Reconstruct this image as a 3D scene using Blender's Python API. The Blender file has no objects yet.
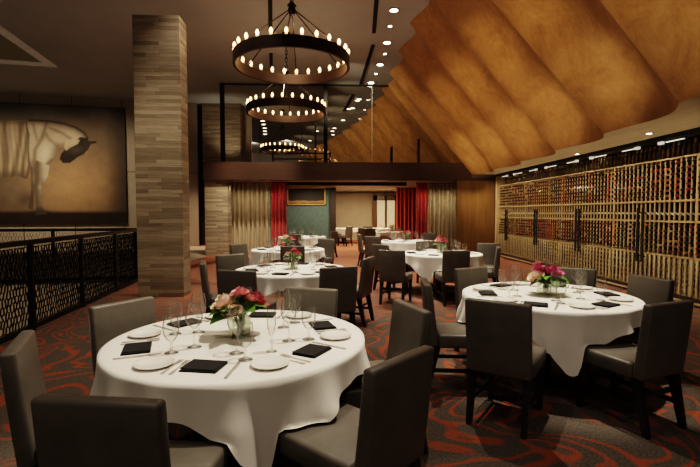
import bpy, bmesh, math, random
from mathutils import Vector, Matrix
random.seed(7)
C = bpy.context.scene.collection
PI = math.pi
R = math.radians

# ------------------------------------------------------------------ camera
H_CAM, YAW, PITCH, FPX = 1.5, R(2.47), R(2.67), 440.0
cd = bpy.data.cameras.new('camera'); cam = bpy.data.objects.new('camera', cd); C.objects.link(cam)
cam.location = (0, 0, H_CAM); cam.rotation_euler = (PI/2 - PITCH, 0, -YAW)
cd.sensor_width = 36; cd.lens = FPX*36/700; cd.clip_start = .05; cd.clip_end = 200
bpy.context.scene.camera = cam
_F = Vector((math.sin(YAW)*math.cos(PITCH), math.cos(YAW)*math.cos(PITCH), -math.sin(PITCH)))
_R = Vector((math.cos(YAW), -math.sin(YAW), 0)); _U = _R.cross(_F)
def ray(px, py): return _F + _R*((px-350)/FPX) - _U*((py-233.5)/FPX)
def P(px, py, z):                       # point of the photograph at height z
    d = ray(px, py); t = (z-H_CAM)/d.z
    return Vector((d.x*t, d.y*t, z))
def PY(px, py, Y):                      # point of the photograph at depth Y
    d = ray(px, py); t = Y/d.y
    return Vector((d.x*t, Y, H_CAM+d.z*t))
def proj(p):
    v = Vector(p)-Vector((0, 0, H_CAM)); k = v.dot(_F)
    return 350+FPX*v.dot(_R)/k, 233.5-FPX*v.dot(_U)/k

# ------------------------------------------------------------------ materials
def new_mat(name):
    m = bpy.data.materials.new(name); m.use_nodes = True
    nt = m.node_tree; b = nt.nodes['Principled BSDF']
    return m, nt, b
def N(nt, typ, **kw):
    n = nt.nodes.new(typ)
    for k, v in kw.items(): setattr(n, k, v)
    return n
def setin(n, d):
    for k, v in d.items(): n.inputs[k].default_value = v
def col4(c): return (c[0], c[1], c[2], 1)
def ramp(nt, stops):
    r = N(nt, 'ShaderNodeValToRGB'); e = r.color_ramp.elements
    while len(e) < len(stops): e.new(.5)
    for i, (p, c) in enumerate(stops): e[i].position = p; e[i].color = col4(c)
    return r
def mat(name, c, rough=.5, metal=0, var=.12, scale=8, stretch=(1, 1, 1), bump=0, bscale=None, spec=.5, sheen=0, coat=0, emit=None, es=0, trans=0, detail=4):
    m, nt, b = new_mat(name); L = nt.links.new
    tc = N(nt, 'ShaderNodeTexCoord'); mp = N(nt, 'ShaderNodeMapping'); mp.inputs['Scale'].default_value = stretch
    L(tc.outputs['Object'], mp.inputs['Vector'])
    nz = N(nt, 'ShaderNodeTexNoise'); setin(nz, {'Scale': scale, 'Detail': detail, 'Roughness': .6}); L(mp.outputs[0], nz.inputs['Vector'])
    lo = tuple(max(0, x*(1-var)) for x in c); hi = tuple(min(1, x*(1+var)) for x in c)
    r = ramp(nt, [(.3, lo), (.7, hi)]); L(nz.outputs['Fac'], r.inputs[0]); L(r.outputs[0], b.inputs['Base Color'])
    setin(b, {'Roughness': rough, 'Metallic': metal, 'Specular IOR Level': spec, 'Sheen Weight': sheen, 'Coat Weight': coat})
    if trans: b.inputs['Subsurface Weight'].default_value = trans; b.inputs['Subsurface Scale'].default_value = .02
    if emit: b.inputs['Emission Color'].default_value = col4(emit); b.inputs['Emission Strength'].default_value = es
    if bump:
        n2 = N(nt, 'ShaderNodeTexNoise'); setin(n2, {'Scale': bscale or scale*4, 'Detail': 3}); L(mp.outputs[0], n2.inputs['Vector'])
        bp = N(nt, 'ShaderNodeBump'); setin(bp, {'Strength': bump, 'Distance': .02}); L(n2.outputs['Fac'], bp.inputs['Height']); L(bp.outputs[0], b.inputs['Normal'])
    return m
def glow(name, c, s, sample=False):
    m, nt, b = new_mat(name)
    setin(b, {'Base Color': col4(c), 'Emission Color': col4(c), 'Emission Strength': s})
    if not sample: m.cycles.emission_sampling = 'NONE'
    return m
def thin_glass(name, tint=(1, 1, 1), gl=.12, rough=.02, power=3.0, gcol=(1, 1, 1)):
    m = bpy.data.materials.new(name); m.use_nodes = True; nt = m.node_tree; nt.nodes.clear(); L = nt.links.new
    out = N(nt, 'ShaderNodeOutputMaterial'); mx = N(nt, 'ShaderNodeMixShader')
    t = N(nt, 'ShaderNodeBsdfTransparent'); t.inputs[0].default_value = col4(tint)
    g = N(nt, 'ShaderNodeBsdfGlossy'); g.inputs['Roughness'].default_value = rough; g.inputs[0].default_value = col4(gcol)
    lw = N(nt, 'ShaderNodeLayerWeight'); lw.inputs['Blend'].default_value = .5
    p = N(nt, 'ShaderNodeMath', operation='POWER'); p.inputs[1].default_value = power; L(lw.outputs['Facing'], p.inputs[0])
    a = N(nt, 'ShaderNodeMath', operation='MULTIPLY_ADD'); a.inputs[1].default_value = .75; a.inputs[2].default_value = gl; L(p.outputs[0], a.inputs[0])
    a.use_clamp = True
    L(a.outputs[0], mx.inputs[0]); L(t.outputs[0], mx.inputs[1]); L(g.outputs[0], mx.inputs[2]); L(mx.outputs[0], out.inputs[0])
    return m

M = {}
M['leather'] = mat('grey_leather', (.125, .112, .094), .40, var=.16, scale=6, bump=.06, bscale=220, spec=.45)
M['dark_wood'] = mat('espresso_wood', (.012, .008, .006), .4, var=.3, scale=12, stretch=(1, 1, .1))
M['cloth'] = mat('white_tablecloth', (.80, .765, .71), .85, var=.03, scale=5, bump=.05, bscale=300, sheen=.2)
M['napkin'] = mat('black_napkin', (.008, .007, .008), .9, var=.2, scale=30, bump=.15, bscale=300)
M['china'] = mat('white_china', (.8, .775, .72), .16, var=.02, scale=4, spec=.6, coat=.3)
M['steel'] = mat('polished_steel', (.62, .60, .57), .22, .55, var=.1, scale=20)
def stem_glass():
    m = bpy.data.materials.new('stemware_glass'); m.use_nodes = True; nt = m.node_tree; nt.nodes.clear(); L = nt.links.new
    out = N(nt, 'ShaderNodeOutputMaterial'); m1 = N(nt, 'ShaderNodeMixShader'); m2 = N(nt, 'ShaderNodeMixShader')
    t = N(nt, 'ShaderNodeBsdfTransparent'); l2 = N(nt, 'ShaderNodeLayerWeight'); l2.inputs['Blend'].default_value = .5
    tr = ramp(nt, [(.35, (.97, .97, .96)), (.95, (.22, .21, .20))]); L(l2.outputs['Facing'], tr.inputs[0]); L(tr.outputs[0], t.inputs[0])
    g = N(nt, 'ShaderNodeBsdfGlossy'); g.inputs['Roughness'].default_value = .04
    d = N(nt, 'ShaderNodeBsdfDiffuse'); d.inputs[0].default_value = (.8, .76, .7, 1)  # whitish diffuse share put in for bright highlights on the rims
    lw = N(nt, 'ShaderNodeLayerWeight'); lw.inputs['Blend'].default_value = .5
    p = N(nt, 'ShaderNodeMath', operation='POWER'); p.inputs[1].default_value = 2.6; L(lw.outputs['Facing'], p.inputs[0])
    a = N(nt, 'ShaderNodeMath', operation='MULTIPLY_ADD'); a.inputs[1].default_value = .62; a.inputs[2].default_value = .065; a.use_clamp = True; L(p.outputs[0], a.inputs[0])
    m2.inputs[0].default_value = .5
    L(g.outputs[0], m2.inputs[1]); L(d.outputs[0], m2.inputs[2]); L(a.outputs[0], m1.inputs[0]); L(t.outputs[0], m1.inputs[1]); L(m2.outputs[0], m1.inputs[2]); L(m1.outputs[0], out.inputs[0])
    return m
M['glass'] = stem_glass()
M['pane'] = thin_glass('pane_glass', (.93, .92, .90), .03, .03, 4)
M['door_glass'] = thin_glass('cabinet_glass', (.97, .98, .96), .003, .06, 7)
M['iron'] = mat('dark_iron', (.022, .014, .010), .45, .6, var=.25, scale=10)
M['ring'] = mat('bronze_ring', (.040, .020, .011), .45, .5, var=.3, scale=5)
M['rail'] = mat('black_metal', (.010, .008, .007), .45, .4, var=.3, scale=8)
M['ceil'] = mat('taupe_ceiling', (.39, .40, .40), .9, var=.06, scale=.7)
M['slot'] = mat('slot_black', (.006, .005, .005), .8)
M['beam'] = mat('beam_brown', (.042, .020, .012), .38, var=.2, scale=3, stretch=(.3, 1, 3))
M['wood_panel'] = mat('red_brown_panel', (.12, .062, .022), .3, var=.25, scale=3, stretch=(3, 3, .25))
M['rack'] = mat('rack_oak', (.44, .31, .19), .55, var=.15, scale=8, stretch=(1, 1, .2))
M['rackback'] = mat('rack_back_brown', (.035, .018, .012), .8, var=.3, scale=5)  # plain dark brown of the rack backs and the wall behind
M['plinth'] = mat('plinth_dark', (.03, .02, .015), .5)
M['soffit'] = mat('soffit_tan', (.46, .37, .24), .7, var=.12, scale=3, stretch=(2, .4, 1))
M['tan_wall'] = mat('tan_wall', (.42, .35, .26), .85, var=.06, scale=2)
M['cream_panel'] = mat('cream_panel', (.32, .27, .21), .8, var=.06, scale=1.5)
M['teal'] = mat('teal_wall', (.075, .128, .130), .8, var=.18, scale=7, bump=.3, bscale=20)
M['gold'] = mat('gilt_frame', (.55, .34, .13), .4, .6, var=.2, scale=12)
M['dark_wall'] = mat('dark_brown_wall', (.02, .011, .008), .6)  # even dark brown shared by panels, door leaf, post and joints
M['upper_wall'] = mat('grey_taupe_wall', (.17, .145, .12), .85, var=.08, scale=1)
M['green'] = mat('leaf_green', (.10, .22, .035), .5, var=.35, scale=25, spec=.3)
M['stem'] = mat('stem_green', (.13, .2, .05), .5)
M['pink'] = mat('pink_petal', (.74, .33, .36), .6, var=.2, scale=30, trans=.2)
M['rose'] = mat('deep_rose_petal', (.46, .10, .115), .6, var=.25, scale=30, trans=.2)
M['magenta'] = mat('magenta_petal', (.50, .11, .22), .6, var=.25, scale=30, trans=.2)
M['blush'] = mat('blush_petal', (.85, .62, .52), .6, var=.1, scale=30, trans=.2)
M['vase'] = thin_glass('vase_glass', (.88, .91, .85), .06, .03, 2)
M['bulb'] = glow('warm_bulb', (1, .50, .20), 9)
M['candle'] = mat('candle_sleeve', (.75, .55, .38), .6, emit=(1, .55, .25), es=1.2)
M['lens'] = glow('downlight_lens', (1, .9, .74), 22)
M['lens_dim'] = glow('downlight_lens_dim', (1, .85, .62), 5)
M['led'] = glow('led_bar', (1, .93, .82), .8)
M['trim_white'] = mat('downlight_ring', (.3, .27, .24), .5)
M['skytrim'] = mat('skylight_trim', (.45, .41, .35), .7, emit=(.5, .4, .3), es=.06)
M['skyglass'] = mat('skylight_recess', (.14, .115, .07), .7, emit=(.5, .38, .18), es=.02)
M['orange_curtain'] = mat('rust_curtain', (.42, .055, .022), .8, var=.1, scale=6, sheen=.2)
M['red_curtain'] = mat('red_curtain', (.36, .016, .014), .8, var=.1, scale=6, sheen=.2)
M['tan_curtain'] = mat('olive_tan_curtain', (.34, .265, .16), .8, var=.08, scale=6, sheen=.2)
M['votive'] = mat('votive_wax', (.9, .78, .55), .5, emit=(1, .7, .35), es=1.5)
M['ballast'] = mat('fixture_white', (.75, .72, .66), .5, emit=(1, .95, .85), es=.35)
# bottles
M['bglass'] = mat('bottle_glass', (.022, .022, .012), .15, var=.3, scale=4)
M['bglass_green'] = mat('bottle_glass_amber', (.10, .055, .018), .15, var=.3, scale=4)
FOIL = {'red': (.36, .045, .03), 'gold': (.40, .27, .12), 'dark': (.05, .03, .025), 'wine': (.15, .026, .022), 'white': (.6, .55, .46), 'orange': (.42, .14, .055), 'green': (.07, .08, .035)}
for k, c in FOIL.items(): M['foil_'+k] = mat('foil_'+k, c, .35, .2, var=.2, scale=20)
M['paper'] = mat('bottle_label', (.62, .62, .58), .6, var=.2, scale=30)

def carpet():
    m, nt, b = new_mat('swirl_carpet'); L = nt.links.new
    tc = N(nt, 'ShaderNodeTexCoord')
    n1 = N(nt, 'ShaderNodeTexNoise'); setin(n1, {'Scale': 1.0, 'Detail': 1.2, 'Roughness': .4, 'Distortion': 1.5}); L(tc.outputs['Object'], n1.inputs['Vector'])
    mu = N(nt, 'ShaderNodeMath', operation='MULTIPLY'); mu.inputs[1].default_value = 9.5; L(n1.outputs['Fac'], mu.inputs[0])
    fr = N(nt, 'ShaderNodeMath', operation='PINGPONG'); fr.inputs[1].default_value = .5; L(mu.outputs[0], fr.inputs[0])
    n2 = N(nt, 'ShaderNodeTexNoise'); setin(n2, {'Scale': 30, 'Detail': 4, 'Roughness': .8}); L(tc.outputs['Object'], n2.inputs['Vector'])
    ad = N(nt, 'ShaderNodeMath', operation='MULTIPLY_ADD'); ad.inputs[1].default_value = .42; L(n2.outputs['Fac'], ad.inputs[0]); L(fr.outputs[0], ad.inputs[2])
    msk = ramp(nt, [(.30, (1, 1, 1)), (.40, (0, 0, 0))]); L(ad.outputs[0], msk.inputs[0])
    n3 = N(nt, 'ShaderNodeTexNoise'); setin(n3, {'Scale': 60, 'Detail': 3, 'Roughness': .8}); L(tc.outputs['Object'], n3.inputs['Vector'])
    g = ramp(nt, [(.3, (.045, .036, .030)), (.7, (.155, .128, .105))]); L(n3.outputs['Fac'], g.inputs[0])
    o = ramp(nt, [(.3, (.18, .050, .027)), (.7, (.36, .105, .054))]); L(n3.outputs['Fac'], o.inputs[0])
    mx = N(nt, 'ShaderNodeMix', data_type='RGBA'); L(msk.outputs[0], mx.inputs['Factor']); L(g.outputs[0], mx.inputs['A']); L(o.outputs[0], mx.inputs['B'])
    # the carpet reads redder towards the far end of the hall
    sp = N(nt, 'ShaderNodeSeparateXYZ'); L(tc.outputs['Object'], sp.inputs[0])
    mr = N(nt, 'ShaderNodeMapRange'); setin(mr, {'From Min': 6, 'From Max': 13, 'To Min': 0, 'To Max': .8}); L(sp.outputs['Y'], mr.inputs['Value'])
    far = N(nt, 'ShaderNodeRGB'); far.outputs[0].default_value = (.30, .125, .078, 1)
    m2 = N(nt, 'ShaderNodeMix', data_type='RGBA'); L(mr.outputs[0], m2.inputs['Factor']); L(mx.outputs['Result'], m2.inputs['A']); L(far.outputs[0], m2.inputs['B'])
    L(m2.outputs['Result'], b.inputs['Base Color']); setin(b, {'Roughness': .95, 'Specular IOR Level': .15})
    bp = N(nt, 'ShaderNodeBump'); setin(bp, {'Strength': .3, 'Distance': .01}); L(n3.outputs['Fac'], bp.inputs['Height']); L(bp.outputs[0], b.inputs['Normal'])
    return m
M['carpet'] = carpet()

def stone():
    m, nt, b = new_mat('stacked_stone'); L = nt.links.new
    tc = N(nt, 'ShaderNodeTexCoord'); sp = N(nt, 'ShaderNodeSeparateXYZ'); L(tc.outputs['Object'], sp.inputs[0])
    ad = N(nt, 'ShaderNodeMath', operation='ADD'); L(sp.outputs['X'], ad.inputs[0]); L(sp.outputs['Y'], ad.inputs[1])
    cb = N(nt, 'ShaderNodeCombineXYZ'); L(ad.outputs[0], cb.inputs['X']); L(sp.outputs['Z'], cb.inputs['Y'])
    br = N(nt, 'ShaderNodeTexBrick', offset=.37, squash=1.7, squash_frequency=3)
    setin(br, {'Scale': 1, 'Brick Width': .62, 'Row Height': .066, 'Mortar Size': .0012, 'Bias': 0, 'Color1': (.215, .168, .122, 1), 'Color2': (.40, .33, .245, 1), 'Mortar': (.19, .155, .12, 1)})
    L(cb.outputs[0], br.inputs['Vector'])
    mp = N(nt, 'ShaderNodeMapping'); mp.inputs['Scale'].default_value = (1.5, 1.5, 60); L(tc.outputs['Object'], mp.inputs[0])
    nz = N(nt, 'ShaderNodeTexNoise'); setin(nz, {'Scale': 1.6, 'Detail': 5, 'Roughness': .7}); L(mp.outputs[0], nz.inputs['Vector'])
    rp = ramp(nt, [(.3, (.5, .48, .46)), (.62, (1.1, 1.08, 1.02))]); L(nz.outputs['Fac'], rp.inputs[0])
    mx = N(nt, 'ShaderNodeMix', data_type='RGBA', blend_type='MULTIPLY'); mx.inputs['Factor'].default_value = .85
    L(br.outputs['Color'], mx.inputs['A']); L(rp.outputs[0], mx.inputs['B']); L(mx.outputs['Result'], b.inputs['Base Color'])
    setin(b, {'Roughness': .85, 'Specular IOR Level': .2})
    bp = N(nt, 'ShaderNodeBump'); setin(bp, {'Strength': .5, 'Distance': .015}); L(nz.outputs['Fac'], bp.inputs['Height']); L(bp.outputs[0], b.inputs['Normal'])
    return m
M['stone'] = stone()

def vault_mat():
    m, nt, b = new_mat('amber_plaster'); L = nt.links.new
    tc = N(nt, 'ShaderNodeTexCoord')
    n1 = N(nt, 'ShaderNodeTexNoise'); setin(n1, {'Scale': 1.9, 'Detail': 10, 'Roughness': .78, 'Distortion': .5}); L(tc.outputs['Object'], n1.inputs['Vector'])
    r = ramp(nt, [(.28, (.19, .092, .033)), (.5, (.325, .168, .062)), (.75, (.45, .26, .112))]); L(n1.outputs['Fac'], r.inputs[0])
    mp = N(nt, 'ShaderNodeMapping'); mp.inputs['Scale'].default_value = (1, 10, 1); L(tc.outputs['Object'], mp.inputs[0])
    n2 = N(nt, 'ShaderNodeTexNoise'); setin(n2, {'Scale': 6, 'Detail': 5, 'Roughness': .7}); L(mp.outputs[0], n2.inputs['Vector'])
    r2 = ramp(nt, [(.3, (.78, .76, .72)), (.7, (1.1, 1.1, 1.1))]); L(n2.outputs['Fac'], r2.inputs[0])
    mx = N(nt, 'ShaderNodeMix', data_type='RGBA', blend_type='MULTIPLY'); mx.inputs['Factor'].default_value = .7
    L(r.outputs[0], mx.inputs['A']); L(r2.outputs[0], mx.inputs['B']); L(mx.outputs['Result'], b.inputs['Base Color'])
    setin(b, {'Roughness': .55, 'Specular IOR Level': .3})
    return m
M['vault'] = vault_mat()
def attr_mat():
    m, nt, b = new_mat('painted_canvas'); L = nt.links.new
    a = N(nt, 'ShaderNodeAttribute', attribute_name='Col')
    nz = N(nt, 'ShaderNodeTexNoise'); tc = N(nt, 'ShaderNodeTexCoord'); setin(nz, {'Scale': 2.2, 'Detail': 6, 'Roughness': .7}); L(tc.outputs['Object'], nz.inputs['Vector'])
    r = ramp(nt, [(.3, (.78, .78, .78)), (.7, (1.15, 1.15, 1.15))]); L(nz.outputs['Fac'], r.inputs[0])
    mx = N(nt, 'ShaderNodeMix', data_type='RGBA', blend_type='MULTIPLY'); mx.inputs['Factor'].default_value = .7
    L(a.outputs['Color'], mx.inputs['A']); L(r.outputs[0], mx.inputs['B']); L(mx.outputs['Result'], b.inputs['Base Color'])
    setin(b, {'Roughness': .6, 'Specular IOR Level': .2})
    return m
M['canvas'] = attr_mat()

# ------------------------------------------------------------------ geometry helpers
def BM(): return bmesh.new()
def finish(name, bm, m, parent=None, smooth=False, loc=None, angle=40):
    me = bpy.data.meshes.new(name)
    bmesh.ops.recalc_face_normals(bm, faces=bm.faces)
    bm.to_mesh(me); bm.free()
    for mm in (m if isinstance(m, (list, tuple)) else [m]): me.materials.append(mm)
    if smooth:
        me.polygons.foreach_set('use_smooth', [True]*len(me.polygons))
        try: me.set_sharp_from_angle(angle=R(angle))
        except Exception: pass
    o = bpy.data.objects.new(name, me); C.objects.link(o)
    if parent: o.parent = parent
    if loc is not None: o.location = loc
    return o
def quadhull(bm, b4, t4, bevel=0, seg=2, mi=0):
    """a box from four bottom and four top corners"""
    vs = [bm.verts.new(v) for v in list(b4)+list(t4)]
    fs = [bm.faces.new([vs[i] for i in f]) for f in ((3, 2, 1, 0), (4, 5, 6, 7), (0, 1, 5, 4), (1, 2, 6, 5), (2, 3, 7, 6), (3, 0, 4, 7))]
    for f in fs: f.material_index = mi
    if bevel:
        es = list({e for f in fs for e in f.edges})
        bmesh.ops.bevel(bm, geom=es, offset=bevel, segments=seg, profile=.5, affect='EDGES', clamp_overlap=True)
def box(bm, c, s, bevel=0, seg=2, rot=None, mi=0):
    hx, hy, hz = s[0]/2, s[1]/2, s[2]/2; c = Vector(c)
    q = [Vector(p) for p in ((-hx, -hy, -hz), (hx, -hy, -hz), (hx, hy, -hz), (-hx, hy, -hz), (-hx, -hy, hz), (hx, -hy, hz), (hx, hy, hz), (-hx, hy, hz))]
    if rot is not None: q = [rot @ p for p in q]
    q = [p+c for p in q]
    quadhull(bm, q[:4], q[4:], bevel, seg, mi)
def lathe(bm, prof, seg=20, off=(0, 0, 0), mat4=None, mi=0, cap0=False, cap1=False):
    rings = []
    for r, z in prof:
        ring = []
        for i in range(seg):
            a = 2*PI*i/seg; p = Vector((r*math.cos(a), r*math.sin(a), z))
            if mat4 is not None: p = mat4 @ p
            ring.append(bm.verts.new(p+Vector(off)))
        rings.append(ring)
    for a, b in zip(rings, rings[1:]):
        for i in range(seg):
            j = (i+1) % seg
            f = bm.faces.new((a[i], a[j], b[j], b[i])); f.material_index = mi
    if cap0: bm.faces.new(rings[0][::-1]).material_index = mi
    if cap1: bm.faces.new(rings[-1]).material_index = mi
def tube(bm, p0, p1, r0, r1=None, seg=8, mi=0):
    p0, p1 = Vector(p0), Vector(p1); r1 = r0 if r1 is None else r1
    d = p1-p0; L = d.length
    q = d.to_track_quat('Z', 'Y').to_matrix().to_4x4()
    lathe(bm, [(r0, 0), (r1, L)], seg, p0, q, mi, True, True)
def tag(o, label, cat, group=None):
    o['label'] = label; o['category'] = cat
    if group: o['group'] = group
    return o
def empty(name, loc=(0, 0, 0), rz=0):
    o = bpy.data.objects.new(name, None); C.objects.link(o); o.location = loc; o.rotation_euler = (0, 0, rz); o.empty_display_size = .1
    return o
def struct(name, bm, m, smooth=False, parent=None):
    o = finish(name, bm, m, parent, smooth)
    if not parent: o['kind'] = 'structure'
    return o
def copy_tree(o, parent=None):
    c = o.copy(); C.objects.link(c); c.parent = parent
    for ch in list(o.children):
        if ch.name in bpy.data.objects: copy_tree(ch, c)
    return c

# ------------------------------------------------------------------ setting
HC = 6.43
A = Vector((-3.45, 1.0, 0)); Bc = P(139, 281, 0); A = Bc+(P(33, 330, 0)-Bc)*2.0
Cc = Vector((-15, 8.4, 0))
bm = BM()
pts = [(A.x, -3), (8, -3), (8, 32), (-16, 32), (-16, Cc.y), (Bc.x, Bc.y), (A.x, A.y)]
vt = [bm.verts.new((x, y, 0)) for x, y in pts]; f = bm.faces.new(vt)
bmesh.ops.triangulate(bm, faces=[f])
struct('floor', bm, M['carpet'])
bm = BM(); vt = [bm.verts.new((x, y, .004)) for x, y in ((-16, Cc.y+.1), (Bc.x-.1, Bc.y+.1), (Bc.x-.1, 20), (-16, 20))]; bm.faces.new(vt); struct('floor_landing', bm, M['cream_panel'])
# walls of the stairwell under the railings and its lower floor
bm = BM()
def vquad(bm, p, q, z0, z1):
    bm.faces.new([bm.verts.new(v) for v in ((p[0], p[1], z0), (q[0], q[1], z0), (q[0], q[1], z1), (p[0], p[1], z1))])
vquad(bm, (A.x, -3), A, -3.2, -.02); vquad(bm, A, Bc, -3.2, -.02); vquad(bm, Bc, (-16, Cc.y), -3.2, -.02)
struct('wall_stairwell', bm, M['tan_wall'])
bm = BM(); box(bm, (-9.5, 4, -3.25), (14, 16, .1)); struct('floor_lower', bm, M['carpet'])
# ceiling
bm = BM(); box(bm, (-4, 18, HC+.05), (28, 44, .1)); struct('ceiling', bm, M['ceil'])

# fluted vault on the right
steps = []   # bottom point, top point, from near to far
def botpt(px, py): return P(px, py, 2.85)
b_near = [Vector((3.2, -1.0, 2.85)), Vector((3.55, 1.2, 2.85)), Vector((3.9, 3.3, 2.85))]
b_vis = [botpt(679, 103), botpt(604, 134), botpt(555, 150.7), botpt(520, 162), botpt(493, 169.5), botpt(472, 174.5)]
def topX(Y): return 2.06 if Y < 16 else 2.06-.012*(Y-16)**2 if Y < 28 else .33-.30*(Y-28)
tY = [.2, 2.2, 4.1, 6.1, 8.2, 9.9, 11.6, 13.6, 15.7]
for b_, y_ in zip(b_near+b_vis, tY): steps.append((b_, Vector((topX(y_), y_, HC))))
for y_ in (17.8, 19.7, 21.5, 23.3, 25.2, 26.8, 28.6, 30.6, 32.8, 35.2, 37.6):
    t_ = Vector((topX(y_), y_, HC)); steps.append((Vector((t_.x+2.75, y_+.1, 3.1)), t_))
print('vault bottoms', [tuple(round(v, 2) for v in s[0]) for s in steps])
bm = BM(); NU, NV = 18, 24
nrm = Vector((.77, 0, .63)); soff = []
for k in range(len(steps)-1):
    (bn, tn), (bf, tf) = steps[k], steps[k+1]
    grid = []
    for i in range(NU+1):
        s = 1-i/NU                      # 1 at the near cusp, 0 at the far cusp
        d = math.sin(PI*s**1.6)
        row = []
        for j in range(NV+1):
            t = j/NV*1.06
            p = (bf.lerp(tf, t)).lerp(bn.lerp(tn, t), s)
            bow = .10*math.sin(PI*min(t, 1))
            p = p + nrm*(d*(.33-.14*t))
            row.append(p)
        grid.append(row)
    for r_ in grid:                    # keep the foot level
        r_[0].z = min(bf.z, bn.z) if k < 8 else r_[0].z
    vg = [[bm.verts.new(p) for p in r_] for r_ in grid]
    for i in range(NU):
        for j in range(NV): bm.faces.new((vg[i][j], vg[i+1][j], vg[i+1][j+1], vg[i][j+1]))
    if k < 8: soff += [r_[0].copy() for r_ in (grid if k == 0 else grid[1:])]
struct('ceiling_fluted', bm, M['vault'], True)
bm = BM()
for p, q in zip(soff, soff[1:]):
    bm.faces.new([bm.verts.new(v) for v in ((p.x-.01, p.y, 2.85), (q.x-.01, q.y, 2.85), (6.5, q.y, 2.85), (6.5, p.y, 2.85))])
bmesh.ops.remove_doubles(bm, verts=bm.verts, dist=.001)
struct('ceiling_soffit', bm, M['soffit'])

# walls
WX = 5.8
bm = BM(); box(bm, (6.45, 7, 1.45), (.1, 20, 3.0)); struct('wall_right', bm, M['rackback'])
bm = BM(); box(bm, (WX+.02, 9, 2.80+.03), (.06, 13.4, .10)); struct('trim_1', bm, M['slot'])
bm = BM(); box(bm, ((4.45+6.4)/2, 15.5, 1.42), (6.4-4.45, .16, 2.84)); struct('wall_wood_panel', bm, M['wood_panel'])
# painted wall, left
w0, w1 = P(0, 93, HC), P(139, 100, HC); wd = (w1-w0).normalized(); wn = Vector((wd.y, -wd.x, 0))
wl, wr = w0-wd*10, w1+wd*2.4
bm = BM()
quadhull(bm, [wl+Vector((0, 0, -9.7)), wr+Vector((0, 0, -9.7)), wr-wn*.2+Vector((0, 0, -9.7)), wl-wn*.2+Vector((0, 0, -9.7))], [wl, wr, wr-wn*.2, wl-wn*.2])
struct('wall_left', bm, M['cream_panel'])
bm = BM()
for i in range(9):
    p = w0+wd*(-3.2+1.95*i)
    box(bm, p+wn*.004+Vector((0, 0, -HC/2)), (.018, .02, HC), rot=Matrix.Rotation(math.atan2(wd.y, wd.x), 3, 'Z'))
for z in (3.3,):
    p = w0.lerp(w1, .5); box(bm, Vector((p.x, p.y, z))+wn*.004, (18, .02, .018), rot=Matrix.Rotation(math.atan2(wd.y, wd.x), 3, 'Z'))
struct('trim_2', bm, M['dark_wall'])
# far wall behind the pier: dark door leaf, stone
bm = BM(); box(bm, (-6.9, 20.95, HC/2), (6.4, .2, HC)); struct('wall_back', bm, M['tan_wall'])
p0, p1 = PY(185, 110, 20.8), PY(202, 110, 20.8)
bm = BM(); box(bm, ((p0.x+p1.x)/2, 20.8, HC/2+.9), (p1.x-p0.x, .12, HC-1.8)); struct('wall_dark_panel', bm, M['dark_wall'])
d0, d1 = PY(193, 200, 20.75), PY(206, 200, 20.75)
bm = BM(); box(bm, ((d0.x+d1.x)/2, 20.72, 1.55), (d1.x-d0.x, .1, 3.1)); struct('door_1', bm, M['dark_wall'])
s0, s1 = PY(202, 110, 20.3), PY(240, 110, 20.3)
bm = BM(); box(bm, ((s0.x+s1.x)/2, 20.45, 4.87), (s1.x-s0.x, .3, HC-3.3)); struct('wall_stone', bm, M['stone'])
# balcony slab
BY = 15.4
bl = PY(203, 170, BY).x; bz0, bz1 = PY(300, 180, BY).z, PY(300, 162, BY).z
bm = BM(); box(bm, ((bl+5.9)/2, BY+.15, (bz0+bz1)/2), (5.9-bl, .3, bz1-bz0)); struct('trim_3', bm, M['beam'])
bm = BM(); box(bm, ((bl+6.4)/2, BY+7.8, (bz0+bz1)/2+.02), (6.4-bl, 15, bz1-bz0-.06)); struct('ceiling_lower', bm, M['tan_wall'])
bm = BM(); box(bm, ((bl+6.4)/2, BY+11.5, bz1+.0), (6.4-bl, 22.4, .02)); struct('floor_upper', bm, M['dark_wall'])
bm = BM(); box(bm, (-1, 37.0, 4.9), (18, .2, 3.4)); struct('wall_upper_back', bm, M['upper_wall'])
bm = BM(); box(bm, (PY(340, 180, 16.6).x, 16.6, bz0-.05), (5.0, .2, .12)); struct('trim_4', bm, M['slot'])
# glass screen on the balcony
GY = 17.1
win = empty('window_1', (0, GY, bz1)); win['kind'] = 'structure'
xg0, xg1 = PY(222.5, 120, GY).x, 4.6
zt = HC-.02
bm = BM(); box(bm, ((xg0+xg1)/2, 0, (zt-bz1)/2), (xg1-xg0, .012, zt-bz1)); finish('pane', bm, M['pane'], win)
for px, w in ((222.5, .15), (325.5, .15)):
    bm = BM(); box(bm, (PY(px, 120, GY).x, 0, (zt-bz1)/2), (w, .12, zt-bz1)); finish('mullion', bm, M['slot'], win)
bm = BM(); box(bm, ((xg0+xg1)/2, 0, zt-bz1-.03), (xg1-xg0, .06, .05)); finish('top_rail', bm, M['slot'], win)
bm = BM(); box(bm, (PY(372, 120, GY).x, -.01, (zt-bz1)/2), (.025, .02, zt-bz1)); finish('glass_joint', bm, M['trim_white'], win)
for px, z1 in ((391.5, .75), (418.5, 1.05)):
    bm = BM(); box(bm, (PY(px, 150, GY-.3).x, -.3, z1/2), (.09, .09, z1)); finish('post', bm, M['iron'], win)
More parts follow.
